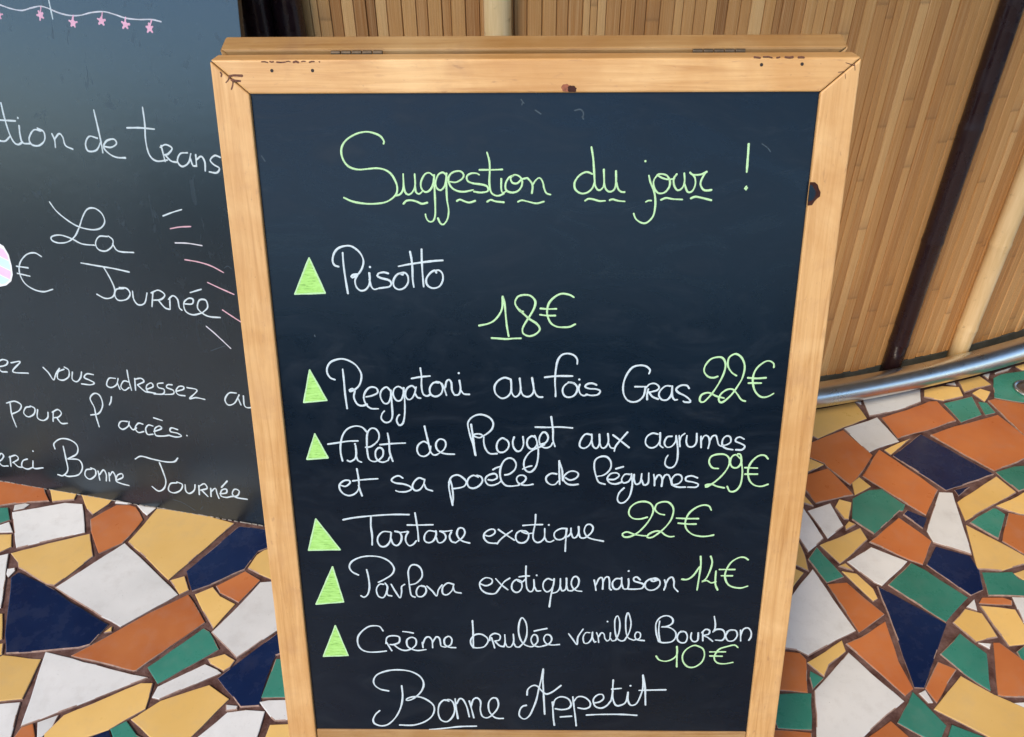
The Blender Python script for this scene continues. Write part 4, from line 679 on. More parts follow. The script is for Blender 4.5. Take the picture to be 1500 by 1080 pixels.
def tile_geo(poly, rr, lo=-0.006):
    """polygon in floor coordinates to verts and faces of one shard with an eased top edge"""
    o = rough_outline(poly, rr)
    i1 = inset(o, 0.0004)
    i2 = inset(o, 0.0013)
    n_ = len(o)
    tx, ty = rr.uniform(-0.0022, 0.0022), rr.uniform(-0.0022, 0.0022)
    cx = sum(p.x for p in o) / n_; cy = sum(p.y for p in o) / n_
    h0 = rr.uniform(-0.0004, 0.0002)
    z = lambda p: h0 + (p.x - cx) * tx + (p.y - cy) * ty
    vv = [(p.x, p.y, lo) for p in o] + [(p.x, p.y, z(p) - 0.0010) for p in o] + [(p.x, p.y, z(p) - 0.0003) for p in i1] + [(p.x, p.y, z(p)) for p in i2]
    ff = []
    for L in range(3):
        for i in range(n_):
            j = (i + 1) % n_
            ff.append((L * n_ + i, L * n_ + j, (L + 1) * n_ + j, (L + 1) * n_ + i))
    ff.append(tuple(range(3 * n_, 4 * n_)))
    return vv, ff, (cx, cy)

def add_tile(poly, key, rr):
    vv, ff, (cx, cy) = tile_geo(poly, rr)
    n_ = (len(ff) - 1) // 3
    mi = [1] * n_ + [0] * (2 * n_ + 1)
    state = rr.random() < 0.4
    for i in range(n_):
        if rr.random() < 0.22:
            state = not state
        if state:
            mi[n_ + i] = 1
            if rr.random() < 0.6:
                mi[2 * n_ + i] = 1
    o = mesh_obj("tile", [(x - cx, y - cy, z) for x, y, z in vv], ff, None, floor, mats=[TILE[key], BISCUIT], midx=mi)
    o.location = (cx, cy, 0)
    return o

traced = [[tuple(p) for p in poly] for _, poly in TILES]
for key, poly in TILES:
    add_tile([tuple(p) for p in poly], key, rnd)

def clip(poly, mx, my, nx, ny):
    out = []
    n_ = len(poly)
    for i in range(n_):
        a, b_ = poly[i], poly[(i + 1) % n_]
        da = (a[0] - mx) * nx + (a[1] - my) * ny
        db = (b_[0] - mx) * nx + (b_[1] - my) * ny
        if da <= 0:
            out.append(a)
        if (da < 0) != (db < 0) and abs(da - db) > 1e-12:
            t = da / (da - db)
            out.append((a[0] + (b_[0] - a[0]) * t, a[1] + (b_[1] - a[1]) * t))
    return out

def cells(x0, x1, y0, y1, s, gap, rr):
    nx, ny = int((x1 - x0) / s), int((y1 - y0) / s)
    P = {}
    for i in range(nx):
        for j in range(ny):
            P[i, j] = (x0 + (i + 0.5 + rr.uniform(-0.48, 0.48)) * s, y0 + (j + 0.5 + rr.uniform(-0.48, 0.48)) * s)
    for (i, j), p in P.items():
        poly = [(p[0] - 2 * s, p[1] - 2 * s), (p[0] + 2 * s, p[1] - 2 * s), (p[0] + 2 * s, p[1] + 2 * s), (p[0] - 2 * s, p[1] + 2 * s)]
        for di in range(-2, 3):
            for dj in range(-2, 3):
                q = P.get((i + di, j + dj))
                if q and (di or dj):
                    dx, dy = q[0] - p[0], q[1] - p[1]
                    L = math.hypot(dx, dy)
                    dx /= L; dy /= L
                    poly = clip(poly, (p[0] + q[0]) / 2 - dx * gap, (p[1] + q[1]) / 2 - dy * gap, dx, dy)
                    if len(poly) < 3:
                        break
            if len(poly) < 3:
                break
        if len(poly) >= 3 and abs(area_of(poly)) > 0.00015:
            yield p, poly

boxes = [(min(p[0] for p in t), max(p[0] for p in t), min(p[1] for p in t), max(p[1] for p in t), t) for t in traced]
hulls = [[tuple(p) for p in h_] for h_ in GEO["hull"]]
def hits(poly, bxs):
    cx = sum(p[0] for p in poly) / len(poly); cy = sum(p[1] for p in poly) / len(poly)
    pts = [(cx, cy)]
    n_ = len(poly)
    for i in range(n_):
        a, b_ = poly[i], poly[(i + 1) % n_]
        for t in (0, 0.33, 0.66):
            x, y = a[0] + (b_[0] - a[0]) * t, a[1] + (b_[1] - a[1]) * t
            pts.append((cx + (x - cx) * 1.04, cy + (y - cy) * 1.04))
            pts.append((cx + (x - cx) * 0.6, cy + (y - cy) * 0.6))
    bx0, bx1 = min(p[0] for p in pts), max(p[0] for p in pts)
    by0, by1 = min(p[1] for p in pts), max(p[1] for p in pts)
    for b0, b1, b2, b3, t in bxs:
        if b0 > bx1 or b1 < bx0 or b2 > by1 or b3 < by0:
            continue
        if any(inside(q, t) for q in pts) or any(inside(q, poly) for q in t):
            return True
    return False

fill = []
def try_fill(gen, extra):
    got = []
    for p, poly in gen:
        if math.hypot(p[0] - CX0, p[1] - CY0) < WALL_R - 0.03:
            continue
        if any(inside(p, h_) for h_ in hulls):
            continue
        if hits(poly, boxes + extra):
            continue
        got.append((p, poly))
    return got
fr_ = random.Random(21)
fill = try_fill(cells(-3.6, 4.0, -2.4, 2.2, 0.088, 0.0028, fr_), [])
ex = [(min(p[0] for p in t), max(p[0] for p in t), min(p[1] for p in t), max(p[1] for p in t), t) for q, t in fill if -1.6 < q[0] < 1.9 and 0.3 < q[1] < 2.0]
fill += try_fill(cells(-1.5, 1.8, 0.35, 1.9, 0.036, 0.0022, fr_), ex)
fill.sort(key=lambda t: math.hypot(t[0][0] - 0.1, (t[0][1] - 1.0)))
weights = [0.27, 0.27, 0.22, 0.12, 0.12]
single = 300 - len(traced)
for p, poly in fill[:single]:
    add_tile(poly, fr_.choices(KEYS, weights)[0], fr_)
vv, ff, mi = [], [], []
for p, poly in fill[single:]:
    n_ = len(poly)
    if area_of(poly) < 0:
        poly = poly[::-1]
    ins = inset([Vector(q) for q in poly], 0.0012)
    k = fr_.choices(range(5), weights)[0]
    b0 = len(vv)
    vv += [(x, y, -0.006) for x, y in poly] + [(x, y, -0.0008) for x, y in poly] + [(q.x, q.y, 0) for q in ins]
    fs = [(L * n_ + i, L * n_ + (i + 1) % n_, (L + 1) * n_ + (i + 1) % n_, (L + 1) * n_ + i) for L in (0, 1) for i in range(n_)]
    fs.append(tuple(range(2 * n_, 3 * n_)))
    ff += [tuple(b0 + i for i in t) for t in fs]
    mi += [k] * len(fs)
far = mesh_obj("mosaic_tiles", vv, ff, None, floor, mats=[TILE[k] for k in KEYS], midx=mi)
tag(far, kind='stuff')

# small round metal cap standing on the green tile at the far right
cap = empty("floor_cap", (GEO["cap"][0], GEO["cap"][1], 0))
tag(cap, "round grey metal cap set on the dark green floor tile near the foot rail", "metal cap")
vv, ff = lathe([(0.034, 0.0005), (0.035, 0.004), (0.033, 0.007), (0.029, 0.0072), (0.0275, 0.005)], 36)
mesh_obj("rim", vv, ff, STEEL, cap, True)
vv, ff = lathe([(0.0265, 0.004), (0.0262, 0.0062), (0.018, 0.0072), (0.004, 0.0075)], 32)
mesh_obj("lid", vv, ff, plain("cap_lid", (0.16, 0.12, 0.10), 0.35, 0.5, 0.6, 0.3, 80), cap, True)

# ------------------------------------------------------------------ round bar clad in bamboo
bar = empty("bar_counter", (CX0, CY0 - WALL_R, 0))
tag(bar, "curved bar front clad in bamboo slats with a chrome foot rail, behind the boards", "bar counter")
BAR_H = 1.06
def pol(a, r, z=0.0):
    """point at angle a from the frontmost line of the round bar, in the bar's own coordinates"""
    return (r * sin(a), WALL_R - r * cos(a), z)

def arc_sheet(name, prof, a0, a1, n_, mat, parent, smooth=True, closed=True):
    vv, ff = [], []
    k = len(prof)
    for i in range(n_ + 1):
        a = a0 + (a1 - a0) * i / n_
        for r, z in prof:
            vv.append(pol(a, r, z))
    for i in range(n_):
        for j in range(k if closed else k - 1):
            p, q = i * k + j, i * k + (j + 1) % k
            ff.append((p, q, q + k, p + k))
    if closed:
        ff.append(tuple(range(k))[::-1])
        ff.append(tuple(range(n_ * k, (n_ + 1) * k)))
    o = mesh_obj(name, vv, ff, mat, parent, smooth)
    return o
A0, A1 = -0.66, 0.86
R = WALL_R
arc_sheet("backing", [(R - 0.010, 0.0), (R - 0.010, BAR_H), (R - 0.03, BAR_H), (R - 0.03, 0.0)], A0, A1, 60, BACKING, bar, False)
arc_sheet("skirting", [(R - 0.009, 0.0), (R - 0.009, 0.052), (R - 0.0015, 0.052), (R - 0.0005, 0.050), (R - 0.0005, 0.0)], A0, A1, 90, SKIRT, bar, False)
ct = arc_sheet("counter_top", [(R - 0.35, BAR_H), (R + 0.075, BAR_H), (R + 0.08, BAR_H + 0.005), (R + 0.08, BAR_H + 0.033), (R + 0.072, BAR_H + 0.04), (R - 0.35, BAR_H + 0.04)], A0, A1, 80, COUNTER, bar, False)

# slats: a few shared strips, copied round the curve
slat_meshes = []
for k in range(6):
    w = 0.5 * 1.0
    t = [0.0046, 0.0052, 0.0041, 0.0050, 0.0044, 0.0056][k]
    prof = [(-w, 0.0), (-w, -t * 0.55), (-w * 0.90, -t * 0.92), (-w * 0.3, -t), (w * 0.35, -t * 0.99), (w * 0.91, -t * 0.9), (w, -t * 0.5), (w, 0.0)]
    zz = [0.0, 0.3, 0.65, 1.0]
    vv, ff = [], []
    for z in zz:
        vv += [(x, y, z) for x, y in prof]
    kk = len(prof)
    for i in range(len(zz) - 1):
        for j in range(kk):
            p, q = i * kk + j, i * kk + (j + 1) % kk
            ff.append((p, q, q + kk, p + kk))
    ff.append(tuple(range(kk))[::-1]); ff.append(tuple(range(3 * kk, 4 * kk)))
    me = bpy.data.meshes.new("bamboo_slat")
    me.from_pydata(vv, [], ff)
    me.materials.append(SLAT)
    slat_meshes.append(me)
a = A0
sr = random.Random(5)
while a < A1:
    wd = sr.choice([0.0205, 0.022, 0.0235, 0.019, 0.0245, 0.015, 0.012])
    mid = a + wd / 2 / R
    o = bpy.data.objects.new("bamboo_slat", sr.choice(slat_meshes))
    col.objects.link(o)
    o.parent = bar
    z0 = 0.051 + sr.uniform(-0.001, 0.004)
    o.location = pol(mid, R - 0.0095 + sr.uniform(0.0024, 0.0046), z0)
    o.rotation_euler = (0, 0, mid)
    o.scale = (wd - 0.0006, 1, BAR_H - z0 - 0.002)
    a += wd / R

# bamboo poles fixed upright against the slats
def pole(px_lo, rad, mat, label, tilt=0.0, seed=0):
    pr = random.Random(seed)
    prof = []
    z = 0.012
    nodes = [0.10 + pr.uniform(0, 0.12)]
    while nodes[-1] < BAR_H:
        nodes.append(nodes[-1] + pr.uniform(0.21, 0.30))
    zs = sorted(set([0.012, BAR_H - 0.002] + [round(q + d_, 4) for q in nodes for d_ in (-0.02, -0.007, -0.002, 0.002, 0.007, 0.02) if 0.015 < q + d_ < BAR_H - 0.004]))
    for z in zs:
        dmin = min(abs(z - q) for q in nodes)
        r = rad * (1 + (0.06 if dmin < 0.001 else 0.055 if dmin < 0.003 else 0.02 if dmin < 0.009 else 0))
        r *= 1 + 0.01 * sin(z * 9 + seed)
        prof.append((r, z))
    vv, ff = lathe(prof, 28)
    o = mesh_obj("bamboo_pole", vv, ff, mat, bar, True)
    x, y, _ = pol(px_lo, R + rad * 0.93 - 0.003)
    o.location = (x, y, 0)
    o.rotation_euler = (0, tilt, px_lo)
    o['label'] = label
    return o
PO = GEO["poles"]
pole(PO['dark_r'][0], 0.0215, POLE_D, "black painted bamboo pole on the bar front, right of the menu board", 0, 3)
pole(PO['light_r'][0], 0.0215, POLE_L, "pale bamboo pole at the right end of the bar front", 0, 4)
pole(PO['light_m'][0], 0.0225, POLE_L, "pale bamboo pole above the middle of the menu board", 0, 8)
pole(PO['blk1'][0], 0.0245, POLE_D, "black bamboo pole beside the large chalkboard", 0, 9)
pole(PO['blk2'][0], 0.0270, POLE_D, "black bamboo pole partly behind the large chalkboard", 0, 11)

# foot rail
rr_ = 0.029
prof = [(CR + rr_ * cos(2 * pi * k / 28), 0.052 + rr_ * sin(2 * pi * k / 28)) for k in range(28)]
rail = arc_sheet("foot_rail", prof, A0, A1, 110, STEEL, bar, True)
for a in (-0.5, -0.22, 0.07, 0.50):
    vv, ff = lathe([(0.022, -0.001), (0.022, 0.003), (0.009, 0.004), (0.009, 0.03)], 20)
    x, y, _ = pol(a, CR)
    mesh_obj("rail_support", [(p[0] + x, p[1] + y, p[2]) for p in vv], ff, STEEL, rail, True)

# ------------------------------------------------------------------ board helpers
def basis(origin, hx, dx, root):
    h_ = Vector(hx).normalized(); d_ = Vector(dx).normalized(); n_ = h_.cross(d_)
    m_ = Matrix((h_, d_, n_)).transposed().to_4x4()
    return Matrix.Translation(Vector(origin) - root.location) @ m_

def leaf_part(name, verts, faces, mat, root, M, bev=0.0):
    o = mesh_obj(name, verts, faces, mat, root)
    o.matrix_local = M
    if bev:
        bevel(o, bev)
    return o

def catmull(pts, step):
    if len(pts) == 2:
        a, b_ = pts
        k = max(2, int((b_ - a).length / step))
        return [a.lerp(b_, i / k) for i in range(k + 1)]
    P = [pts[0] * 2 - pts[1]] + pts + [pts[-1] * 2 - pts[-2]]
    out = []
    for i in range(1, len(P) - 2):
        p0, p1, p2, p3 = P[i - 1:i + 3]
        k = max(1, int((p2 - p1).length / step))
        for j in range(k):
            t = j / k
            out.append(0.5 * ((2 * p1) + (p2 - p0) * t + (2 * p0 - 5 * p1 + 4 * p2 - p3) * t * t + (3 * p1 - p0 - 3 * p2 + p3) * t ** 3))
    out.append(P[-2])
    return out

stroke_no = [0]
def stroke_mesh(strokes, width, surf, rr, vv, ff, lift=0.00028):
    """pen strokes as thin raised beads of paint on the board; surf is the depth of the surface"""
    for st in strokes:
        pts = [Vector((x * 1e-4, y * 1e-4)) for x, y in st]
        stroke_no[0] += 1
        z0 = surf - 0.00003 - 0.000004 * (stroke_no[0] % 9)
        if len(pts) == 1:
            r = width * 0.62
            b0 = len(vv)
            for k in range(10):
                vv.append((pts[0].x + r * cos(k * pi / 5), pts[0].y + r * sin(k * pi / 5), z0))
            vv.append((pts[0].x, pts[0].y, z0 - lift))
            ff += [(b0 + k, b0 + 10, b0 + (k + 1) % 10) for k in range(10)]
            continue
        c_ = catmull(pts, 0.0014)
        c_ = [c_[0]] + [q for p, q in zip(c_, c_[1:]) if (q - p).length > 1e-5]
        if len(c_) < 2:
            continue
        w = width / 2
        e0 = (c_[0] - c_[1]).normalized(); e1 = (c_[-1] - c_[-2]).normalized()
        seq = [(c_[0] + e0 * w * 0.85, 0.12), (c_[0] + e0 * w * 0.6, 0.66)] + [(q, 1.0) for q in c_] + [(c_[-1] + e1 * w * 0.6, 0.66), (c_[-1] + e1 * w * 0.85, 0.12)]
        b0 = len(vv)
        ph = rr.uniform(0, 6)
        for i, (q, s) in enumerate(seq):
            a_ = seq[max(0, i - 1)][0]; b_ = seq[min(len(seq) - 1, i + 1)][0]
            t = (b_ - a_)
            t = t.normalized() if t.length > 1e-7 else Vector((1, 0))
            nn = Vector((-t.y, t.x))
            ww = w * s * (1 + 0.11 * sin(i * 0.16 + ph) + 0.09 * sin(i * 0.47 + ph * 2.3) + rr.uniform(-0.07, 0.07))
            vv.append((q.x + nn.x * ww, q.y + nn.y * ww, z0))
            vv.append((q.x + nn.x * ww * 0.5, q.y + nn.y * ww * 0.5, z0 - lift * 0.85 * s))
            vv.append((q.x - nn.x * ww * 0.5, q.y - nn.y * ww * 0.5, z0 - lift * 0.85 * s))
            vv.append((q.x - nn.x * ww, q.y - nn.y * ww, z0))
        for i in range(len(seq) - 1):
            for j in range(3):
                p = b0 + i * 4 + j
                ff.append((p, p + 1, p + 5, p + 4))

def word_obj(name, strokes, width, mat, surf, parent, label, rr, lift=0.00028):
    vv, ff = [], []
    stroke_mesh(strokes, width, surf, rr, vv, ff, lift)
    o = mesh_obj(name, vv, ff, mat, parent)
    if label:
        o['label'] = label
    return o

def flat_shape(name, pts, z0, th, mat, parent, label=None):
    poly = [(x * 1e-4, y * 1e-4) for x, y in pts]
    vv, ff = prism(poly, z0, z0 - th)
    o = mesh_obj(name, vv, ff, mat, parent)
    if label:
        o['label'] = label
    return o

# ------------------------------------------------------------------ the framed menu board
O3 = Vector(GEO["O"])
hx, dx = Vector(GEO["h"]), Vector(GEO["d"])
nx_ = hx.cross(dx).normalized()
W, TH = 0.60, 0.022
bw, tw = GEO["bw"], GEO["tw"]
Lf = O3.z / -dx.z                      # slant length down to the floor
IB = 0.7743                            # inner edge of the bottom rail
foot = O3 + dx * Lf
menu = empty("menu_board", (foot.x + 0.3, foot.y + 0.25, 0))
tag(menu, "pine framed A-board chalkboard with the Suggestion du jour menu, standing in the centre", "menu board")
M = basis(O3, hx, dx, menu)
g_ = 0.00035
tv, tf = prism([(g_, 0), (W - g_, 0), (W - bw - g_, tw), (bw + g_, tw)], 0, TH)
tv = [(x, y - (0.0060 if (y == 0 and z > 0) else 0), z) for x, y, z in tv]      # top face planed off towards the front
top = leaf_part("top_rail", tv, tf, WOOD_X, menu, M, 0.0016)
def stile_verts(x0, x1, xi0, xi1):
    # foot cut level with the floor
    slope = nx_.z / dx.z
    ys = lambda t: Lf - t * slope * 1.0
    y0, y1 = xi0, xi1
    v = [(x0, y0, 0), (x1, y1, 0), (x1, ys(0) - 0.001, 0), (x0, ys(0) - 0.001, 0),
         (x0, y0, TH), (x1, y1, TH), (x1, ys(TH) - 0.001, TH), (x0, ys(TH) - 0.001, TH)]
    f = [(0, 3, 2, 1), (4, 5, 6, 7), (0, 1, 5, 4), (1, 2, 6, 5), (2, 3, 7, 6), (3, 0, 4, 7)]
    return v, f
stl = leaf_part("stile", *stile_verts(0, bw, 0.0006, tw + 0.0006), WOOD_Y, menu, M, 0.0016)
strr = leaf_part("stile", *stile_verts(W - bw, W, tw + 0.0006, 0.0006), WOOD_Y, menu, M, 0.0016)
leaf_part("bottom_rail", *prism([(bw + 0.0004, IB), (W - bw - 0.0004, IB), (W - bw - 0.0004, IB + 0.036), (bw + 0.0004, IB + 0.036)], 0.0025, TH - 0.002), WOOD_B, menu, M, 0.0014)
panel = leaf_part("chalkboard", *prism([(bw - 0.006, tw - 0.006), (W - bw + 0.006, tw - 0.006), (W - bw + 0.006, IB + 0.006), (bw - 0.006, IB + 0.006)], 0.004, 0.009), SLATE, menu, M)
panel['label'] = "dark slate writing panel of the menu board"

hr = random.Random(3)
SURF = 0.004
NAMES = {'white': 'white', 'lime': 'lime green', 'pale': 'pale', 'pink': 'pink'}
for word, c, wd, st in MENU_WORDS:
    nm = "handwritten_price" if '€' in word else "handwritten_word"
    word_obj(nm, st, wd * 0.84e-3, CH[c], SURF, panel, "\u201c%s\u201d in %s chalk pen" % (word, NAMES[c]), hr)
for tr, nm in zip(TRIANGLES, TRIANGLE_BESIDE):
    o = flat_shape("green_triangle", tr, SURF - 0.00006, 0.00022, CH['fill'], panel, "green chalk triangle " + nm)
    pts = [list(p) for p in tr]
    cx = sum(p[0] for p in pts) / 3; cy = sum(p[1] for p in pts) / 3
    vv, ff = [], []
    ring = [[cx + (p[0] - cx) * 0.97, cy + (p[1] - cy) * 0.97] for p in pts]
    for i in range(3):
        stroke_mesh([[ring[i], ring[(i + 1) % 3]]], 0.0017, SURF - 0.00020, hr, vv, ff, 0.0002)
    mesh_obj("triangle_outline", vv, ff, CH['lime'], panel)
vv, ff = [], []
for s_ in SMUDGES:
    stroke_mesh([s_], 0.0012, SURF, hr, vv, ff, 0.00004)
mesh_obj("chalk_smudge", vv, ff, CH['faint'], panel)

# screw holes, knots and splits in the frame
F_ = GEO["feat"]
for x, y in F_["screws"]:
    vv, ff = lathe([(0.0017, 0.0004), (0.0015, -0.00025), (0.0007, -0.0002)], 12)
    mesh_obj("screw_hole", [(p[0] + x * 1e-4, p[1] + y * 1e-4, p[2]) for p in vv], [f[::-1] for f in ff], HOLE, top)
def blob(parent, x, y, rx, ry, name, mat, seed, t=0.0004, rotation=0.0, cut=None):
    br = random.Random(seed)
    n_ = 18
    ring = []
    for k in range(n_):
        a_ = 2 * pi * k / n_
        q = 1 + br.uniform(-0.13, 0.13)
        px, py = rx * q * cos(a_), ry * q * sin(a_)
        px, py = px * cos(rotation) - py * sin(rotation), px * sin(rotation) + py * cos(rotation)
        ring.append((x + px, y + py))
    if cut:
        ring = clip(ring, *cut)
    vv, ff = prism(ring, 0.0008, -t)
    return mesh_obj(name, vv, ff, mat, parent)
kx, ky = F_["knots"][0]
blob(top, kx * 1e-4 - 0.0030, ky * 1e-4 - 0.0004, 0.0052, 0.0036, "knot", plain("knot_rim", (0.26, 0.085, 0.04), 0.6, 0.3, 0, 0.4, 200), 8, 0.00018, 0.3, (0, tw - 0.0008, 0, 1))
blob(top, kx * 1e-4 + 0.0018, ky * 1e-4 + 0.0003, 0.0042, 0.0032, "knot", KNOT, 1, 0.00025, 0.15, (0, tw - 0.0006, 0, 1))
kx, ky = F_["knots"][1]
blob(strr, W - bw + 0.0005, ky * 1e-4, 0.0092, 0.0105, "knot", KNOT, 2, 0.00022, -0.15, (W - bw - 0.0002, 0, -1, 0))
blob(strr, W - bw, ky * 1e-4 - 0.001, 0.0058, 0.0075, "knot", SLATE, 5, 0.00030, -0.15, (W - bw - 0.0003, 0, -1, 0))
vv, ff = [], []
for i, ch_ in enumerate(F_["chips"]):
    if i in (0, 6):
        x0_, x1_, yy = ch_[0][0], ch_[-1][0], ch_[0][1]
        x = x0_
        while x < x1_:
            ln_ = hr.uniform(25, 95)
            stroke_mesh([[[x, yy + 14 + hr.uniform(-5, 5)], [min(x1_, x + ln_ * 0.5), yy + 13 + hr.uniform(-6, 6)], [min(x1_, x + ln_), yy + 14 + hr.uniform(-5, 5)]]], hr.uniform(0.0008, 0.0024), -0.00002, hr, vv, ff, 0.0001)
            x += ln_ + hr.uniform(5, 60)
        continue
    wd = 0.0018 if i == 5 else 0.0020 if i in (2, 3) else 0.0013 if i < 5 else 0.0007
    stroke_mesh([ch_], wd, -0.00002, hr, vv, ff, 0.0001)
mesh_obj("split", vv, ff, SPLIT, top)

# back leaf, hinged behind the top rail and leaning the other way
lean = GEO["lean"]
hy = O3 + nx_ * (TH + 0.0080) + Vector((0, 0, 0.0110))
bkv = Vector((-hx.y, hx.x, 0)).normalized()
db = (Vector((0, 0, -1)) * cos(lean) + bkv * sin(lean)).normalized()
Mb = basis(hy, hx, db, menu)
nb = hx.cross(db).normalized()
Lb = hy.z / -db.z
if nb.dot(bkv) < 0:
    sgn = -1
else:
    sgn = 1
T2 = 0.024 * sgn
X0, X1 = 0.001, 0.597
leaf_part("back_top_rail", *prism([(X0 + g_, 0), (X1 - g_, 0), (X1 - bw - g_, tw + 0.004), (X0 + bw + g_, tw + 0.004)], 0, T2), WOOD_B, menu, Mb, 0.0020)
def back_stile(x0, x1, y0, y1):
    slope = nb.z / db.z
    ys = lambda t: Lb - t * slope
    v = [(x0, y0, 0), (x1, y1, 0), (x1, ys(0) - 0.001, 0), (x0, ys(0) - 0.001, 0),
         (x0, y0, T2), (x1, y1, T2), (x1, ys(T2) - 0.001, T2), (x0, ys(T2) - 0.001, T2)]
    f = [(0, 3, 2, 1), (4, 5, 6, 7), (0, 1, 5, 4), (1, 2, 6, 5), (2, 3, 7, 6), (3, 0, 4, 7)]
    return v, f
leaf_part("back_stile", *back_stile(X0, X0 + bw, 0.0006, tw + 0.0046), WOOD_BY, menu, Mb, 0.0016)
leaf_part("back_stile", *back_stile(X1 - bw, X1, tw + 0.0046, 0.0006), WOOD_BY, menu, Mb, 0.0016)
leaf_part("back_bottom_rail", *prism([(X0 + bw + 0.0004, IB), (X1 - bw - 0.0004, IB), (X1 - bw - 0.0004, IB + 0.036), (X0 + bw + 0.0004, IB + 0.036)], 0.002 * sgn, T2 * 0.9), WOOD_B, menu, Mb, 0.0014)
leaf_part("back_chalkboard", *prism([(X0 + bw - 0.006, tw), (X1 - bw + 0.006, tw), (X1 - bw + 0.006, IB + 0.006), (X0 + bw - 0.006, IB + 0.006)], T2 * 0.5, T2 * 0.72), SLATE, menu, Mb)
for hx0 in (0.108, 0.45):
    vv, ff = [], []
    for k in range(5):
        a_, b_ = hx0 + k * 0.010, hx0 + k * 0.010 + 0.009
        v1, f1 = lathe([(0.0018, a_), (0.0020, a_ + 0.0005), (0.0020, b_ - 0.0005), (0.0018, b_)], 12)
        base_i = len(vv)
        vv += [(z, x, y) for x, y, z in v1]
        ff += [tuple(base_i + i for i in f) for f in f1]
    hg = mesh_obj("hinge", vv, ff, BRASS, menu, False)
    hg.matrix_local = Matrix.Translation(-menu.location + O3 + nx_ * (TH + 0.0006) + Vector((0, 0, 0.0075)) + nx_ * 0.0030) @ Matrix((hx, dx, nx_)).transposed().to_4x4()

# ------------------------------------------------------------------ the large chalkboard on the left
LB = GEO["lb"]
C3 = Vector(LB["C"])
lh, ld = Vector(LB["h"]).normalized(), Vector(LB["d"]).normalized()
big = empty("large_chalkboard", (C3.x + lh.x * -0.45, C3.y + lh.y * -0.45, 0))
tag(big, "large unframed scuffed chalkboard leaning at the left with the pass notice and pink star garland", "chalkboard")
ML = basis(C3, lh, ld, big)
LW, LH, LT = 0.92, 1.10, 0.012
outl = [(-LW, -LH), (0, -LH)]
er = random.Random(12)
for k in range(1, 28):
    outl.append((er.uniform(-0.0008, 0.0004), -LH + LH * k / 28))
outl.append((0, 0))
for k in range(1, 60):
    outl.append((-LW * k / 60, er.uniform(-0.0012, 0.0004)))
outl.append((-LW, 0))
lp = leaf_part("board_panel", *prism(outl, 0, LT), SLATE_L, big, ML, 0.0008)
lp['label'] = "scuffed blue grey writing panel"
# chipped bare edge along the foot
vv, ff = [], []
for k in range(70):
    x0 = -LW + LW * k / 70
    x1 = x0 + LW / 70 * er.uniform(0.5, 1.0)
    hh = er.uniform(0.0004, 0.0024)
    v1, f1 = prism([(x0, -hh), (x1, -hh * er.uniform(0.3, 1)), (x1, 0.0012), (x0, 0.0012)], -0.0003, LT * 0.5)
    b0 = len(vv)
    vv += v1
    ff += [tuple(b0 + i for i in f) for f in f1]
mesh_obj("chipped_edge", vv, ff, EDGE, lp)
# hinged prop that carries it from behind
pl = Vector((-LW / 2, -0.95, LT + 0.001))
for xx in (-LW + 0.12, -0.12):
    topp = ML @ Vector((xx, -0.98, LT + 0.011))
    botp = Vector((topp.x - lh.y * 0 + 0.02, topp.y + 0.02, 0.0 - big.location.z))
    dvec = (botp - topp)
    s = 0.009
    vv, ff = prism([(-s, -s), (s, -s), (s, s), (-s, s)], 0, dvec.length)
    o = mesh_obj("rear_prop", vv, ff, WOOD_BY, big)
    o.matrix_local = Matrix.Translation(topp) @ dvec.to_track_quat('Z', 'Y').to_matrix().to_4x4()

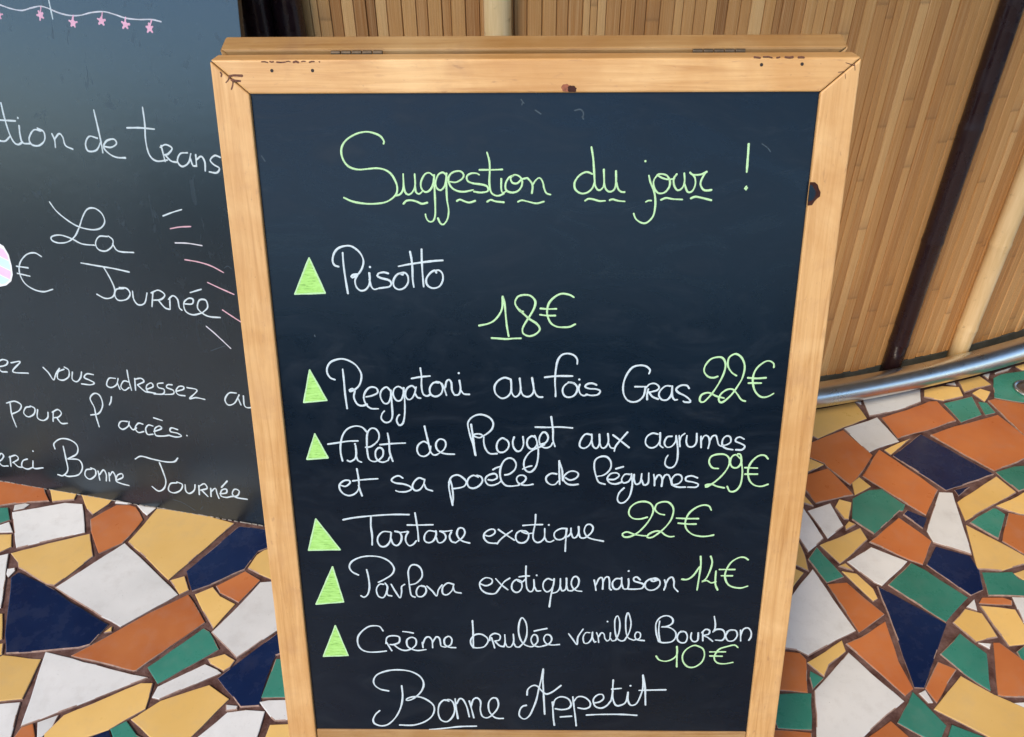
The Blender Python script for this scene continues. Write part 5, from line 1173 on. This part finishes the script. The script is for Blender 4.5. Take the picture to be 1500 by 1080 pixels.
for word, c, wd, st in LEFT_WORDS:
    if word == 'garland string':
        nm, lab = "garland_string", "wavy pale chalk string of the star garland"
    elif word == 'ray':
        nm, lab = "chalk_ray", None
    elif word == 'tall stroke':
        nm, lab = "chalk_stroke", None
    else:
        nm, lab = "handwritten_word", "\u201c%s\u201d in %s chalk pen" % (word, NAMES[c])
    word_obj(nm, st, wd * 0.86e-3, CH[c], 0.0, lp, lab, hr)
for (sx, sy), tp in STARS:
    r = 0.0062
    ph = hr.uniform(-0.3, 0.3)
    arms = [[[sx, sy], [sx + r * 1e4 * hr.uniform(0.85, 1.25) * sin(ph + k * 2 * pi / 5), sy - r * 1e4 * hr.uniform(0.85, 1.2) * cos(ph + k * 2 * pi / 5)]] for k in range(5)]
    vv, ff = [], []
    stroke_mesh(arms, 0.0032, 0.0, hr, vv, ff)
    k5 = [[sx + 26 * cos(k * 1.2566), sy + 26 * sin(k * 1.2566)] for k in range(6)]
    stroke_mesh([k5], 0.004, 0.0, hr, vv, ff)
    stroke_mesh([[tp, [sx, sy]]], 0.0022, -0.00005, hr, vv, ff)
    mesh_obj("pink_star", vv, ff, CH['pinkstar'], lp)
# pastel balloon at the edge of the picture
flat_shape("pastel_shape", BALLOON, -0.00004, 0.0002, CH['snow'], lp, "pastel striped balloon shape beside the euro sign")
bx = [p[0] for p in BALLOON]; by = [p[1] for p in BALLOON]
ex_, ey_ = sum(bx) / len(bx), sum(by) / len(by)
inner = [(ex_ + (x - ex_) * 0.9, ey_ + (y - ey_) * 0.9) for x, y in BALLOON]
H0, H1 = min(p[1] for p in inner), max(p[1] for p in inner)
hgt = H1 - H0
for k, (cname) in enumerate(['rose', 'mint', 'rose', 'mint']):
    poly = clip([(x, y) for x, y in inner], ex_, H0 + hgt * (k + 1) / 4 - 25, -0.35, 0.94)
    # keep the band below the previous stripe
    poly = clip(poly, ex_, H0 + hgt * k / 4 - 5, 0.35, -0.94) if len(poly) > 2 else poly
    if len(poly) > 2:
        flat_shape("pastel_stripe", poly, -0.00025, 0.00008, CH[cname], lp)
vv, ff = [], []
for s_ in SCRATCHES:
    stroke_mesh([s_], 0.0009, 0.0, hr, vv, ff, 0.00004)
mesh_obj("scratch", vv, ff, CH['faint'], lp)
